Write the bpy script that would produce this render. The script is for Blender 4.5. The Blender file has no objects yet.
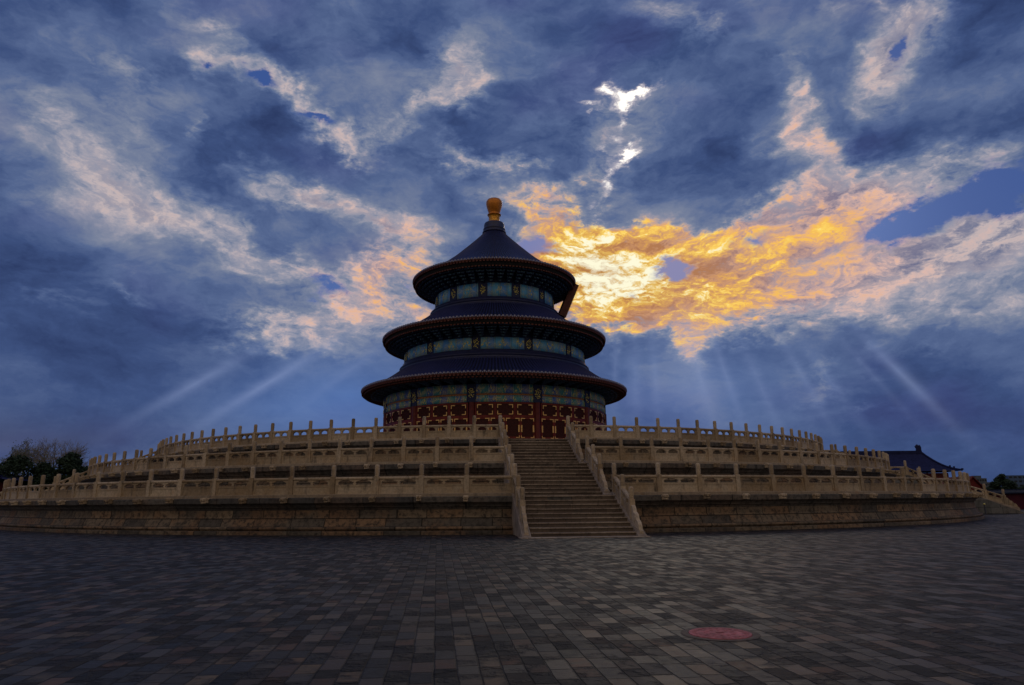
import bpy, bmesh, math, random
from mathutils import Vector, Matrix
R = math.radians
random.seed(7)
scene = bpy.context.scene
C = scene.collection

# ------------------------------------------------------------------ camera
YAW, PITCH, ROLL, FPX = 0.1075, 0.2261, -0.0081, 689.94
CAM = Vector((-6.4447, -78.9226, 1.5294))
Fw = Vector((math.sin(YAW) * math.cos(PITCH), math.cos(YAW) * math.cos(PITCH), math.sin(PITCH)))
Rt0 = Vector((math.cos(YAW), -math.sin(YAW), 0))
Up0 = Rt0.cross(Fw)
Rt = math.cos(ROLL) * Rt0 + math.sin(ROLL) * Up0
Up = -math.sin(ROLL) * Rt0 + math.cos(ROLL) * Up0
cd = bpy.data.cameras.new('camera')
cam = bpy.data.objects.new('camera', cd)
C.objects.link(cam)
cam.matrix_world = Matrix(((Rt.x, Up.x, -Fw.x, CAM.x), (Rt.y, Up.y, -Fw.y, CAM.y), (Rt.z, Up.z, -Fw.z, CAM.z), (0, 0, 0, 1)))
cd.sensor_width = 36.0
cd.lens = 36.0 * FPX / 1024.0
cd.clip_start = 0.1
cd.clip_end = 6000
scene.camera = cam
scene.view_settings.view_transform = 'Standard'
scene.view_settings.look = 'None'
scene.view_settings.gamma = 1
scene.view_settings.exposure = 0
scene.view_settings.use_curve_mapping = False

def s2l(c):
    return tuple(((v / 255) / 12.92 if v / 255 < 0.04045 else (((v / 255) + 0.055) / 1.055) ** 2.4) for v in c)

# ------------------------------------------------------------------ node helper
class NT:
    def __init__(s, tree):
        s.t = tree; s.n = tree.nodes; s.l = tree.links
        s.n.clear()
    def put(s, sock, v):
        if v is None: return
        if isinstance(v, bpy.types.NodeSocket): s.l.new(v, sock)
        elif isinstance(v, (tuple, list)) and len(v) == 3 and sock.type == 'RGBA': sock.default_value = (*v, 1)
        else: sock.default_value = v
    def math(s, op, a, b=None, c=None, clamp=False):
        n = s.n.new('ShaderNodeMath'); n.operation = op; n.use_clamp = clamp
        s.put(n.inputs[0], a); s.put(n.inputs[1], b)
        if c is not None: s.put(n.inputs[2], c)
        return n.outputs[0]
    def vm(s, op, a, b=None, sc=None):
        n = s.n.new('ShaderNodeVectorMath'); n.operation = op
        s.put(n.inputs[0], a); s.put(n.inputs[1], b)
        if sc is not None: s.put(n.inputs['Scale'], sc)
        return n.outputs['Value'] if op in ('DOT_PRODUCT', 'LENGTH', 'DISTANCE') else n.outputs[0]
    def xyz(s, x, y, z):
        n = s.n.new('ShaderNodeCombineXYZ')
        s.put(n.inputs[0], x); s.put(n.inputs[1], y); s.put(n.inputs[2], z)
        return n.outputs[0]
    def sep(s, v):
        n = s.n.new('ShaderNodeSeparateXYZ'); s.put(n.inputs[0], v); return n.outputs
    def mix(s, f, a, b, mode='MIX'):
        n = s.n.new('ShaderNodeMix'); n.data_type = 'RGBA'; n.blend_type = mode
        s.put(n.inputs[0], f); s.put(n.inputs[6], a); s.put(n.inputs[7], b)
        return n.outputs[2]
    def noise(s, v, scale, detail=4, rough=0.55, dist=0.0, out=0, dim='3D'):
        n = s.n.new('ShaderNodeTexNoise'); n.noise_dimensions = dim
        s.put(n.inputs['Vector'], v); n.inputs['Scale'].default_value = scale
        n.inputs['Detail'].default_value = detail; n.inputs['Roughness'].default_value = rough
        n.inputs['Distortion'].default_value = dist
        return n.outputs[out]
    def ramp(s, f, stops, interp='LINEAR'):
        n = s.n.new('ShaderNodeValToRGB'); s.put(n.inputs[0], f); cr = n.color_ramp; cr.interpolation = interp
        while len(cr.elements) < len(stops): cr.elements.new(0.5)
        for e, (p, c) in zip(cr.elements, stops):
            e.position = p; e.color = (*c, 1) if len(c) == 3 else c
        return n.outputs[0]
    def mr(s, v, a, b, c=0.0, d=1.0, smooth=False):
        n = s.n.new('ShaderNodeMapRange'); n.interpolation_type = 'SMOOTHSTEP' if smooth else 'LINEAR'
        s.put(n.inputs[0], v); s.put(n.inputs[1], a); s.put(n.inputs[2], b); s.put(n.inputs[3], c); s.put(n.inputs[4], d)
        return n.outputs[0]
    def white(s, v, out=1):
        n = s.n.new('ShaderNodeTexWhiteNoise'); n.noise_dimensions = '3D'; s.put(n.inputs['Vector'], v); return n.outputs[out]
    def blob(s, v, x, y, rx, ry, rot, w):
        n = s.n.new('ShaderNodeMapping'); n.vector_type = 'TEXTURE'
        s.put(n.inputs[0], v)
        n.inputs[1].default_value = (x, y, 0); n.inputs[2].default_value = (0, 0, R(rot)); n.inputs[3].default_value = (rx, ry, 1)
        g = s.n.new('ShaderNodeTexGradient'); g.gradient_type = 'QUADRATIC_SPHERE'
        s.l.new(n.outputs[0], g.inputs[0])
        return s.math('MULTIPLY', g.outputs['Fac'], w)
    def blobs(s, v, lst):
        acc = None
        for b in lst:
            o = s.blob(v, *b)
            acc = o if acc is None else s.math('ADD', acc, o)
        return acc

# ------------------------------------------------------------------ world: dusk sky with broken cloud
SUNPOS = (640, 140)
world = bpy.data.worlds.new('World'); scene.world = world; world.use_nodes = True
w = NT(world.node_tree)
tc = w.n.new('ShaderNodeTexCoord').outputs['Generated']
D = w.vm('NORMALIZE', tc)
dF = w.vm('DOT_PRODUCT', D, tuple(Fw)); dR = w.vm('DOT_PRODUCT', D, tuple(Rt)); dU = w.vm('DOT_PRODUCT', D, tuple(Up))
dFm = w.math('MAXIMUM', dF, 0.12)
front = w.mr(dF, 0.1, 0.45, smooth=True)
# chart of the western sky, fixed to world directions (units: 1/690 rad), centred on the clouds round the low sun
px = w.math('MULTIPLY_ADD', w.math('DIVIDE', dR, dFm), FPX, 512)
py = w.math('MULTIPLY_ADD', w.math('DIVIDE', dU, dFm), -FPX, 342.5)
sx = w.sep(D)
P0 = w.xyz(px, py, 0)
st = w.xyz(sx[0], sx[1], w.math('MULTIPLY', sx[2], 1.9))
warpc = w.noise(st, 5.0, 6, 0.6, 0, 1)
warp2 = w.noise(st, 22.0, 5, 0.65, 0, 1)
wv = w.vm('SCALE', w.vm('SUBTRACT', warpc, (0.5, 0.5, 0.5)), sc=115.0)
wv2 = w.vm('SCALE', w.vm('SUBTRACT', warp2, (0.5, 0.5, 0.5)), sc=46.0)
P1 = w.vm('ADD', w.vm('ADD', P0, wv), wv2)          # strongly warped
P1 = w.vm('MULTIPLY', P1, (1, 1, 0))
Ph = w.vm('ADD', P0, w.vm('ADD', w.vm('SCALE', wv, sc=0.35), w.vm('SCALE', wv2, sc=0.7)))
Ph = w.vm('MULTIPLY', Ph, (1, 1, 0))
stw = w.vm('ADD', st, w.vm('SCALE', w.vm('SUBTRACT', warpc, (0.5, 0.5, 0.5)), sc=0.16))
n_big = w.noise(stw, 3.2, 5, 0.5)
n_mid = w.noise(stw, 9.0, 8, 0.6)
n_fine = w.noise(stw, 26.0, 8, 0.62)
# x, y, radius x, radius y, rotation, weight
BASE = [  # paler grey-blue (+) and darker (-) areas of the unlit cloud
    (110, 180, 260, 120, 30, .5), (270, 60, 160, 60, 20, .35), (330, 260, 260, 120, 10, .6), (200, 260, 160, 70, 15, .3),
    (430, 120, 140, 90, 0, .3), (520, 215, 130, 60, 0, .4), (890, 60, 130, 90, 0, .35), (920, 300, 210, 100, 0, .4),
    (820, 150, 80, 120, 0, .3), (970, 130, 120, 140, 0, .2), (520, 330, 260, 170, 0, .25), (680, 370, 170, 110, 0, .35),
    (340, 390, 130, 60, 0, .25), (780, 380, 140, 60, 10, .2), (150, 110, 160, 90, 0, -.45), (310, 150, 170, 60, 12, -.5), (290, 210, 110, 45, 0, -.3),
    (40, 60, 150, 100, 0, -.3), (50, 320, 260, 130, 10, -.75), (150, 400, 300, 120, 0, -.45), (380, 30, 230, 100, 0, -.4), (600, 40, 230, 110, 0, -.45),
    (690, 170, 180, 110, 0, -.4), (510, 90, 120, 90, 0, -.3), (900, 130, 170, 90, 0, -.35), (960, 420, 280, 120, 0, -.75), (840, 300, 100, 40, 0, -.2),
    (60, 450, 320, 60, 0, -.55), (1010, 60, 80, 140, 0, -.35), (960, 480, 250, 60, 0, -.5), (800, 440, 200, 60, 0, -.1)]
LIT = [  # cloud edges that catch the light
    (210, 25, 90, 22, 30, .5), (230, 66, 90, 28, 20, .95), (290, 96, 90, 26, 32, 1.0), (355, 130, 80, 22, 10, .95), (200, 118, 34, 14, 80, .45),
    (130, 70, 120, 30, 20, .3), (370, 145, 40, 14, 10, .5), (90, 160, 110, 50, 45, .6), (60, 110, 80, 30, 45, .3), (110, 180, 90, 30, 0, .35), (130, 120, 120, 60, 30, .3), (60, 190, 130, 40, 20, .3), (30, 120, 80, 60, 0, .15),
    (160, 215, 130, 34, 18, .7), (215, 225, 80, 28, 60, .6), (330, 196, 160, 28, 14, 1.05), (392, 222, 80, 24, 10, .9), (405, 255, 90, 26, -12, .95), (240, 235, 60, 24, 70, .5),
    (452, 62, 80, 32, -55, .95), (470, 82, 46, 26, -60, .8), (435, 108, 60, 22, -40, .8), (482, 158, 60, 26, 25, 1.0), (525, 170, 50, 18, 10, .6), (400, 125, 60, 30, 0, .35),
    (290, 268, 120, 30, 8, .6), (262, 328, 90, 30, 10, .95), (345, 305, 120, 40, 5, .75), (380, 275, 100, 40, -20, .7), (415, 305, 50, 50, 0, .7), (610, 110, 110, 80, 0, .3),
    (60, 300, 120, 14, 10, .18), (130, 290, 60, 12, 20, .3), (330, 340, 70, 20, 10, .5),
    (660, 22, 80, 36, 20, .65), (700, 28, 40, 26, 0, .4), (785, 62, 50, 20, 0, .2), (830, 15, 34, 24, 60, .4),
    (915, 30, 120, 46, -60, .95), (900, 60, 60, 40, -30, .8), (940, 20, 70, 60, 0, .45), (870, 12, 60, 30, 30, .5), (800, 110, 70, 34, 80, .85), (830, 140, 70, 34, 55, .8), (780, 140, 60, 24, 0, .45),
    (870, 95, 30, 14, 0, .3), (960, 160, 160, 40, -12, .65), (930, 190, 130, 26, -20, .5), (1000, 165, 60, 40, 0, .4),
    (545, 215, 100, 28, 20, .9), (575, 195, 60, 20, -30, .4), (560, 235, 90, 34, 0, .8), (600, 200, 20, 40, 10, .35), (610, 272, 150, 70, 5, 1.9), (585, 300, 90, 70, 0, 1.1), (700, 290, 190, 66, -8, 1.7), (650, 245, 90, 28, 10, 1.0),
    (760, 245, 130, 60, -18, 1.3), (840, 225, 140, 66, -18, 1.5), (830, 185, 90, 34, -30, .8), (790, 300, 190, 44, -5, 1.0), (900, 270, 190, 54, -12, 1.0), (990, 250, 150, 64, -8, 1.1), (960, 310, 120, 34, 5, .45), (870, 325, 110, 28, 0, .7),
    (690, 345, 30, 34, 0, .45), (640, 330, 120, 22, 0, .7), (930, 350, 70, 16, 0, .2), (820, 375, 60, 20, 0, .28), (850, 400, 60, 12, 0, .2), (760, 330, 90, 22, 0, .4), (1015, 300, 60, 60, 0, .4), (870, 205, 110, 40, -30, .8), (990, 235, 110, 40, -10, .6), (900, 250, 160, 40, -12, .5), (700, 240, 120, 26, -15, .7), (770, 215, 70, 26, -40, .7), (560, 265, 60, 40, 0, .8), (610, 160, 60, 90, 0, .25)]
WARM = [(600, 270, 420, 250, 0, 1.0), (600, 275, 190, 110, 0, .42), (720, 280, 300, 120, -8, .35), (590, 270, 110, 70, 0, .35), (830, 230, 200, 100, -15, .3), (380, 290, 200, 100, 0, .2), (400, 290, 70, 50, 0, .2), (820, 130, 110, 90, 0, .22), (870, 200, 160, 90, -20, .12), (700, 300, 160, 50, 0, .2)]
GAPS = [(950, 205, 150, 42, -22, 1.9), (1000, 188, 90, 46, -20, 1.6), (895, 225, 70, 26, -25, 1.4), (905, 50, 30, 15, -75, 1.7), (895, 60, 20, 10, -40, .7), (213, 66, 28, 14, 10, 1.2), (258, 78, 44, 15, 20, 1.5), (322, 118, 46, 13, 8, 1.4),
        (385, 138, 24, 9, 0, .6), (330, 285, 60, 28, 10, 1.0), (310, 300, 30, 14, 0, .7), (408, 284, 36, 20, 0, .8), (678, 271, 42, 28, 0, 1.9), (538, 247, 40, 36, 0, 1.6), (760, 238, 50, 22, -15, .9), (735, 262, 36, 12, 0, .7), (770, 292, 32, 12, 0, .8), (640, 302, 30, 8, 0, .5), (790, 222, 30, 14, 0, .7), (825, 252, 40, 10, 0, .6), (1000, 212, 60, 24, -15, .7)]
SUNS = [(611, 92, 26, 14, 0, 1.3), (630, 99, 36, 14, -35, 1.5), (640, 90, 44, 9, -25, .8), (588, 106, 30, 8, 10, .8), (622, 120, 9, 26, 15, .8), (628, 154, 34, 11, -50, 1.3), (612, 142, 10, 24, -20, .7), (607, 178, 12, 34, 12, .75), (600, 212, 14, 20, 25, .6), (600, 150, 14, 14, 0, .5)]
RAYS = [  # shafts of light fanning out from behind the cloud
    (268, 383, 145, 11, -31.5, .55), (195, 384, 140, 12, -29.5, .45), (897, 370, 118, 11, 44.5, .5), (918, 390, 150, 18, 44.5, .25), (615, 370, 80, 8, 92, .25), (655, 375, 90, 10, 86, .22), (700, 375, 100, 12, 76, .22), (760, 385, 120, 12, 66, .25), (830, 380, 120, 12, 54, .22),
    (350, 370, 90, 10, -36, .25), (690, 350, 120, 60, 80, .3), (575, 380, 80, 9, 100, .2), (635, 380, 100, 14, 89, .25), (725, 372, 120, 9, 71, .28), (800, 372, 130, 10, 60, .25), (870, 372, 120, 8, 48, .2)]
base_b = w.blobs(P1, BASE)
# relief: density here minus density a little nearer the sun
tosun = w.vm('SCALE', w.vm('NORMALIZE', w.vm('SUBTRACT', (0.2686, 0.8348, 0.913), st)), sc=0.016)
n_off = w.noise(w.vm('ADD', stw, tosun), 9.0, 8, 0.6)
rel = w.math('SUBTRACT', n_mid, n_off)
n_off2 = w.noise(w.vm('ADD', stw, w.vm('SCALE', tosun, sc=0.35)), 26.0, 8, 0.62)
rel2 = w.math('SUBTRACT', n_fine, n_off2)
rel = w.math('MULTIPLY_ADD', rel2, 0.45, rel)
elev = sx[2]
lit_raw = w.math('MULTIPLY', w.blobs(P1, LIT), front)
warm = w.math('MULTIPLY', w.blobs(P0, WARM), front)
near = w.mr(lit_raw, 0.0, 0.5, 0.18, 1.0)
low = w.mr(elev, 0.06, 0.34, 0.25, 1.0, True)
n_clump = w.noise(stw, 6.2, 9, 0.56)
n_soft = w.noise(stw, 2.6, 3, 0.45)
bill = w.math('ADD', w.math('MULTIPLY', n_fine, 0.6), w.math('MULTIPLY', n_mid, 0.55))     # ~0.57 mean
# thinness of the cloud deck: 0 = thick and dark, 1 = thin and lit through
thin = w.math('MULTIPLY_ADD', w.math('MINIMUM', lit_raw, 1.35), 0.72, 0.30)
thin = w.math('ADD', thin, w.math('MULTIPLY', w.math('MULTIPLY', base_b, front), 0.30))
thin = w.math('ADD', thin, w.math('MULTIPLY', w.math('SUBTRACT', n_clump, 0.5), w.math('MULTIPLY', low, 1.35)))
thin = w.math('ADD', thin, w.math('MULTIPLY', w.math('SUBTRACT', n_soft, 0.5), 0.35))
thin = w.math('ADD', thin, w.math('MULTIPLY', w.math('SUBTRACT', n_mid, 0.5), w.math('MULTIPLY', near, 0.75)))
thin = w.math('ADD', thin, w.math('MULTIPLY', w.math('SUBTRACT', n_fine, 0.5), w.math('MULTIPLY', near, 0.40)))
thin = w.math('MULTIPLY_ADD', rel, w.math('MULTIPLY', near, 1.3), thin)
col_base = w.ramp(thin, [(0.0, s2l((43, 58, 98))), (0.18, s2l((61, 80, 124))), (0.36, s2l((86, 104, 144))), (0.55, s2l((120, 130, 155))), (0.75, s2l((156, 156, 171))), (1.0, s2l((192, 180, 184)))])
col_base = w.mix(w.mr(w.noise(st, 4.3, 2), 0.5, 0.68, 0, 0.4, True), col_base, w.mix(0.5, col_base, s2l((76, 74, 134))))
lowglow = w.blobs(P0, [(350, 395, 200, 90, 0, .8), (690, 390, 220, 90, 0, .45), (280, 410, 240, 70, 0, .35)])
col_base = w.mix(w.math('MULTIPLY', lowglow, 0.6, clamp=True), col_base, s2l((92, 128, 192)))
lowpurple = w.blobs(P0, [(60, 440, 260, 50, 0, .9), (0, 440, 90, 60, 0, .5)])
col_base = w.mix(w.math('MULTIPLY', lowpurple, 0.5, clamp=True), col_base, s2l((74, 76, 100)))
litm = w.mr(thin, 0.54, w.mr(warm, 0.2, 0.8, 1.22, 0.98), smooth=True)
tw = w.math('ADD', w.math('MULTIPLY', w.math('SUBTRACT', bill, 0.57), 1.9), w.math('MULTIPLY', rel, 2.0))
tw = w.math('MULTIPLY_ADD', tw, w.math('MULTIPLY_ADD', w.math('MINIMUM', warm, 1.0), 0.85, 0.25), w.math('MULTIPLY_ADD', warm, 0.54, 0.07))
col_lit = w.ramp(tw, [(0.0, s2l((136, 140, 158))), (0.12, s2l((190, 176, 178))), (0.27, s2l((222, 184, 172))), (0.45, s2l((234, 178, 126))), (0.6, s2l((246, 190, 90))), (0.76, s2l((255, 216, 104))), (1.0, s2l((255, 250, 218)))])
shade = w.mr(w.math('MULTIPLY_ADD', rel, 2.0, bill), 0.30, 0.72, 1, 0)
col_sh = w.ramp(warm, [(0.0, s2l((96, 106, 140))), (0.5, s2l((134, 118, 136))), (1.0, s2l((176, 118, 74)))])
col_lit = w.mix(w.math('MULTIPLY', shade, 0.95), col_lit, col_sh)
sky = w.mix(litm, col_base, col_lit)
gap = w.math('MULTIPLY', w.blobs(Ph, GAPS), front)
gapm = w.mr(w.math('ADD', gap, w.math('MULTIPLY', w.math('MULTIPLY_ADD', w.math('SUBTRACT', n_mid, 0.5), 0.9, w.math('SUBTRACT', n_fine, 0.5)), 2.4)), 0.30, 1.05, smooth=True)
gapm = w.math('MULTIPLY', gapm, w.mr(gap, 0.0, 0.35))
nish = w.n.new('ShaderNodeTexSky'); nish.sky_type = 'NISHITA'; nish.sun_disc = False
SUN_DIR = Vector((0.26861217, 0.8348033, 0.48057356)).normalized()
nish.sun_elevation = math.asin(SUN_DIR.z); nish.sun_rotation = math.atan2(SUN_DIR.x, SUN_DIR.y)
col_gap = w.mix(0.2, w.ramp(warm, [(0.0, s2l((44, 80, 152))), (0.5, s2l((72, 108, 180))), (1.0, s2l((106, 108, 168)))]), w.mix(1.0, nish.outputs[0], (0.035, 0.035, 0.035), 'MULTIPLY'))
sky = w.mix(gapm, sky, col_gap)
Ps = w.vm('ADD', P0, w.vm('SCALE', wv2, sc=1.0))
suns = w.math('MULTIPLY', w.blobs(w.vm('MULTIPLY', Ps, (1, 1, 0)), SUNS), front)
sunm = w.math('ADD', w.math('MULTIPLY', suns, 0.72), w.math('MULTIPLY', w.math('SUBTRACT', n_fine, 0.5), 2.0))
sky = w.mix(w.math('MULTIPLY', w.mr(suns, 0.0, 0.3), w.mr(sunm, 0.05, 0.6, 0, 0.75, True)), sky, s2l((196, 188, 196)))
sky = w.mix(w.math('MULTIPLY', w.mr(suns, 0.0, 0.2), w.mr(sunm, 0.42, 0.85, 0, 1, True)), sky, (1.3, 1.22, 1.1))
rays = w.math('MULTIPLY', w.blobs(P0, RAYS), front)
sky = w.mix(w.math('MULTIPLY', w.math('MULTIPLY', rays, 0.62, clamp=True), w.mr(n_soft, 0.3, 0.62, 0.65, 1.1)), sky, s2l((150, 166, 208)))
# unseen sky behind the viewer: warm brightness added as fill for the terrace front
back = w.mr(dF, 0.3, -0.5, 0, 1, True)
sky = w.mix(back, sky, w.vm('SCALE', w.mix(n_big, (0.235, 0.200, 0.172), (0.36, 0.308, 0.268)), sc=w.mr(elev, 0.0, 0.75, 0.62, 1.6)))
below = w.mr(elev, -0.02, -0.06)
sky = w.mix(below, sky, (0.02, 0.02, 0.022))
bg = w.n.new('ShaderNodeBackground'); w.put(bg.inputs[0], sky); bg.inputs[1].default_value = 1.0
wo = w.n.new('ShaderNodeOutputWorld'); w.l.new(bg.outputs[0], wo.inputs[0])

# ------------------------------------------------------------------ sun, veiled by cloud
sl = bpy.data.lights.new('sun', 'SUN'); sl.energy = 0.2; sl.angle = R(12); sl.color = (1.0, 0.88, 0.72)
so = bpy.data.objects.new('sun', sl); C.objects.link(so)
so.rotation_euler = (-SUN_DIR).to_track_quat('-Z', 'Y').to_euler()

# ------------------------------------------------------------------ materials
def new_mat(name):
    m = bpy.data.materials.new(name); m.use_nodes = True
    t = NT(m.node_tree)
    b = t.n.new('ShaderNodeBsdfPrincipled'); o = t.n.new('ShaderNodeOutputMaterial')
    t.l.new(b.outputs[0], o.inputs[0])
    return m, t, b
def bump(t, b, h, strength=0.5, dist=0.02, normal=None):
    n = t.n.new('ShaderNodeBump'); n.inputs['Strength'].default_value = strength; n.inputs['Distance'].default_value = dist
    t.put(n.inputs['Height'], h)
    if normal is not None: t.put(n.inputs['Normal'], normal)
    t.l.new(n.outputs[0], b.inputs['Normal'])
def simple(name, col, rough=0.7, scale=3.0, var=0.35, spec=0.3, metal=0.0, obj_var=0.0, bmp=0.2):
    m, t, b = new_mat(name)
    tc = t.n.new('ShaderNodeTexCoord').outputs['Object']
    n = t.noise(tc, scale, 6, 0.6)
    k = t.mr(n, 0.3, 0.7, 1 - var, 1 + var)
    if obj_var:
        oi = t.n.new('ShaderNodeObjectInfo').outputs['Random']
        k = t.math('MULTIPLY', k, t.mr(oi, 0, 1, 1 - obj_var, 1 + obj_var))
    t.put(b.inputs['Base Color'], t.vm('SCALE', tuple(col), sc=k))
    b.inputs['Roughness'].default_value = rough; b.inputs['Specular IOR Level'].default_value = spec; b.inputs['Metallic'].default_value = metal
    if bmp: bump(t, b, t.noise(tc, scale * 6, 5, 0.65), bmp, 0.02)
    return m

def marble_mat(name, c1, c2, dark=0.5):
    m, t, b = new_mat(name)
    g = t.n.new('ShaderNodeNewGeometry').outputs['Position']
    oi = t.n.new('ShaderNodeObjectInfo').outputs['Random']
    n1 = t.noise(g, 1.1, 6, 0.6); n2 = t.noise(g, 9.0, 7, 0.65)
    gs = t.vm('MULTIPLY', g, (1, 1, 0.3)); n3 = t.noise(gs, 3.2, 6, 0.62)
    c = t.mix(t.mr(t.math('ADD', n1, t.math('MULTIPLY', oi, 0.35)), 0.35, 0.85), c1, c2)
    c = t.mix(t.mr(n3, 0.52, 0.74, 0, dark, True), c, (0.075, 0.06, 0.047))
    c = t.mix(t.mr(n2, 0.25, 0.75, 0.55, 0.0), c, (0.06, 0.05, 0.04))
    c = t.mix(t.mr(t.noise(g, 2.3, 5), 0.58, 0.72, 0, 0.4, True), c, (0.36, 0.20, 0.09))
    t.put(b.inputs['Base Color'], t.vm('SCALE', c, sc=t.mr(oi, 0, 1, 0.72, 1.28)))
    b.inputs['Roughness'].default_value = 0.72; b.inputs['Specular IOR Level'].default_value = 0.25
    bump(t, b, t.math('ADD', t.math('MULTIPLY', n2, 0.6), t.noise(g, 30, 4)), 0.45, 0.02)
    return m
M_marble = marble_mat('weathered_marble', (0.34, 0.245, 0.16), (0.44, 0.345, 0.25))
M_marble_b = marble_mat('rail_marble', (0.50, 0.335, 0.18), (0.54, 0.42, 0.29), 0.75)

def masonry_mat(name, bw, bh, c1, c2, c3, rust=0.35, joint=0.02, dark=0.6):
    """coursed stone in UV space (u = metres along, v = metres up)"""
    m, t, b = new_mat(name)
    uv = t.n.new('ShaderNodeTexCoord').outputs['UV']; g = t.n.new('ShaderNodeNewGeometry').outputs['Position']
    s = t.sep(uv)
    row = t.math('FLOOR', t.math('DIVIDE', s[1], bh))
    off = t.math('MULTIPLY', t.white(t.xyz(row, 3.1, 0), 0), bw)
    uo = t.math('ADD', s[0], off)
    wob = t.math('MULTIPLY', t.math('SUBTRACT', t.noise(t.xyz(uo, row, 0), 0.6, 2), 0.5), bw * 0.9)
    q = t.math('DIVIDE', t.math('ADD', uo, wob), bw); colm = t.math('FLOOR', q)
    fx = t.math('MULTIPLY', t.math('PINGPONG', q, 0.5), bw)
    fy = t.math('MULTIPLY', t.math('PINGPONG', t.math('DIVIDE', s[1], bh), 0.5), bh)
    d = t.math('MINIMUM', fx, fy)
    d = t.math('SUBTRACT', d, t.math('MULTIPLY', t.noise(g, 14, 4), joint * 0.8))
    jm = t.mr(d, 0.0, joint * 0.55, 1, 0)
    rn = t.white(t.xyz(colm, row, 7), 0); rn2 = t.white(t.xyz(colm, row, 19), 0)
    c = t.mix(rn, c1, c2)
    n1 = t.noise(g, 0.55, 6, 0.6); n2 = t.noise(g, 5.0, 8, 0.68)
    c = t.mix(t.mr(t.math('ADD', n1, t.math('MULTIPLY', rn2, 0.25)), 0.55, 0.75, 0, rust, True), c, (0.26, 0.13, 0.06))
    c = t.mix(t.mr(n2, 0.42, 0.68, 0, dark, True), c, c3)
    c = t.mix(t.mr(t.noise(t.vm('MULTIPLY', g, (1, 1, .25)), 2.2, 6), 0.5, 0.72, 0, 0.5, True), c, (0.03, 0.028, 0.026))
    c = t.mix(t.math('MULTIPLY', jm, 0.85), c, (0.02, 0.017, 0.014))
    t.put(b.inputs['Base Color'], c)
    b.inputs['Roughness'].default_value = 0.8; b.inputs['Specular IOR Level'].default_value = 0.2
    h = t.math('SUBTRACT', t.math('ADD', t.math('MULTIPLY', n2, 0.8), t.math('MULTIPLY', rn, 0.25)), jm)
    bump(t, b, h, 0.8, 0.04)
    return m
M_wall = masonry_mat('terrace_masonry', 1.7, 0.45, (0.090, 0.078, 0.066), (0.26, 0.19, 0.125), (0.038, 0.032, 0.028), 0.5, 0.03, 0.95)
M_cornice = masonry_mat('cornice_stone', 2.6, 5.0, (0.075, 0.07, 0.068), (0.15, 0.13, 0.11), (0.03, 0.028, 0.028), 0.2, 0.03, 0.8)
M_deck = masonry_mat('deck_paving', 0.9, 0.45, (0.16, 0.14, 0.12), (0.26, 0.22, 0.18), (0.09, 0.08, 0.07))
M_stringer = simple('stringer_stone', (0.30, 0.235, 0.185), 0.75, 1.4, 0.4, 0.2, bmp=0.4)
M_graystone = masonry_mat('gray_side_stone', 1.3, 0.6, (0.13, 0.13, 0.125), (0.18, 0.17, 0.16), (0.09, 0.09, 0.09), 0.1)

def step_mat(name, c1, c2):
    COLS = [(c1, c2)]
    m, t, b = new_mat(name)
    g = t.n.new('ShaderNodeNewGeometry'); p = g.outputs['Position']; nz = t.sep(g.outputs['Normal'])[2]
    oi = t.n.new('ShaderNodeObjectInfo').outputs['Random']
    s = t.sep(p)
    q = t.math('FLOOR', t.math('ADD', t.math('DIVIDE', t.math('ADD', s[0], t.math('MULTIPLY', oi, 9)), 1.25), t.math('MULTIPLY', oi, 7)))
    rn = t.white(t.xyz(q, t.math('MULTIPLY', oi, 50), 1), 0)
    n2 = t.noise(p, 5.5, 8, 0.7); n1 = t.noise(t.vm('MULTIPLY', p, (1, 1, 4)), 1.6, 5)
    c = t.mix(rn, *COLS[0])
    c = t.mix(t.mr(n1, 0.5, 0.7, 0, 0.6, True), c, (0.13, 0.08, 0.055))
    c = t.mix(t.mr(n2, 0.46, 0.66, 0, 0.6, True), c, (0.05, 0.042, 0.036))
    t.put(b.inputs['Base Color'], c); b.inputs['Roughness'].default_value = 0.7
    fr = t.math('PINGPONG', t.math('DIVIDE', t.math('ADD', s[0], t.math('MULTIPLY', oi, 9)), 1.25), 0.5)
    bump(t, b, t.math('ADD', n2, t.mr(fr, 0, 0.02)), 0.7, 0.04)
    return m
M_step = step_mat('worn_lit_tread_stone', (0.25, 0.185, 0.135), (0.40, 0.31, 0.23))  # worn stone, paler than the risers: light on the nosings put into the colour
M_riser = step_mat('shaded_riser_stone', (0.085, 0.058, 0.042), (0.16, 0.115, 0.08))  # same stone darkened: shade below each nosing put into the colour

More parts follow.
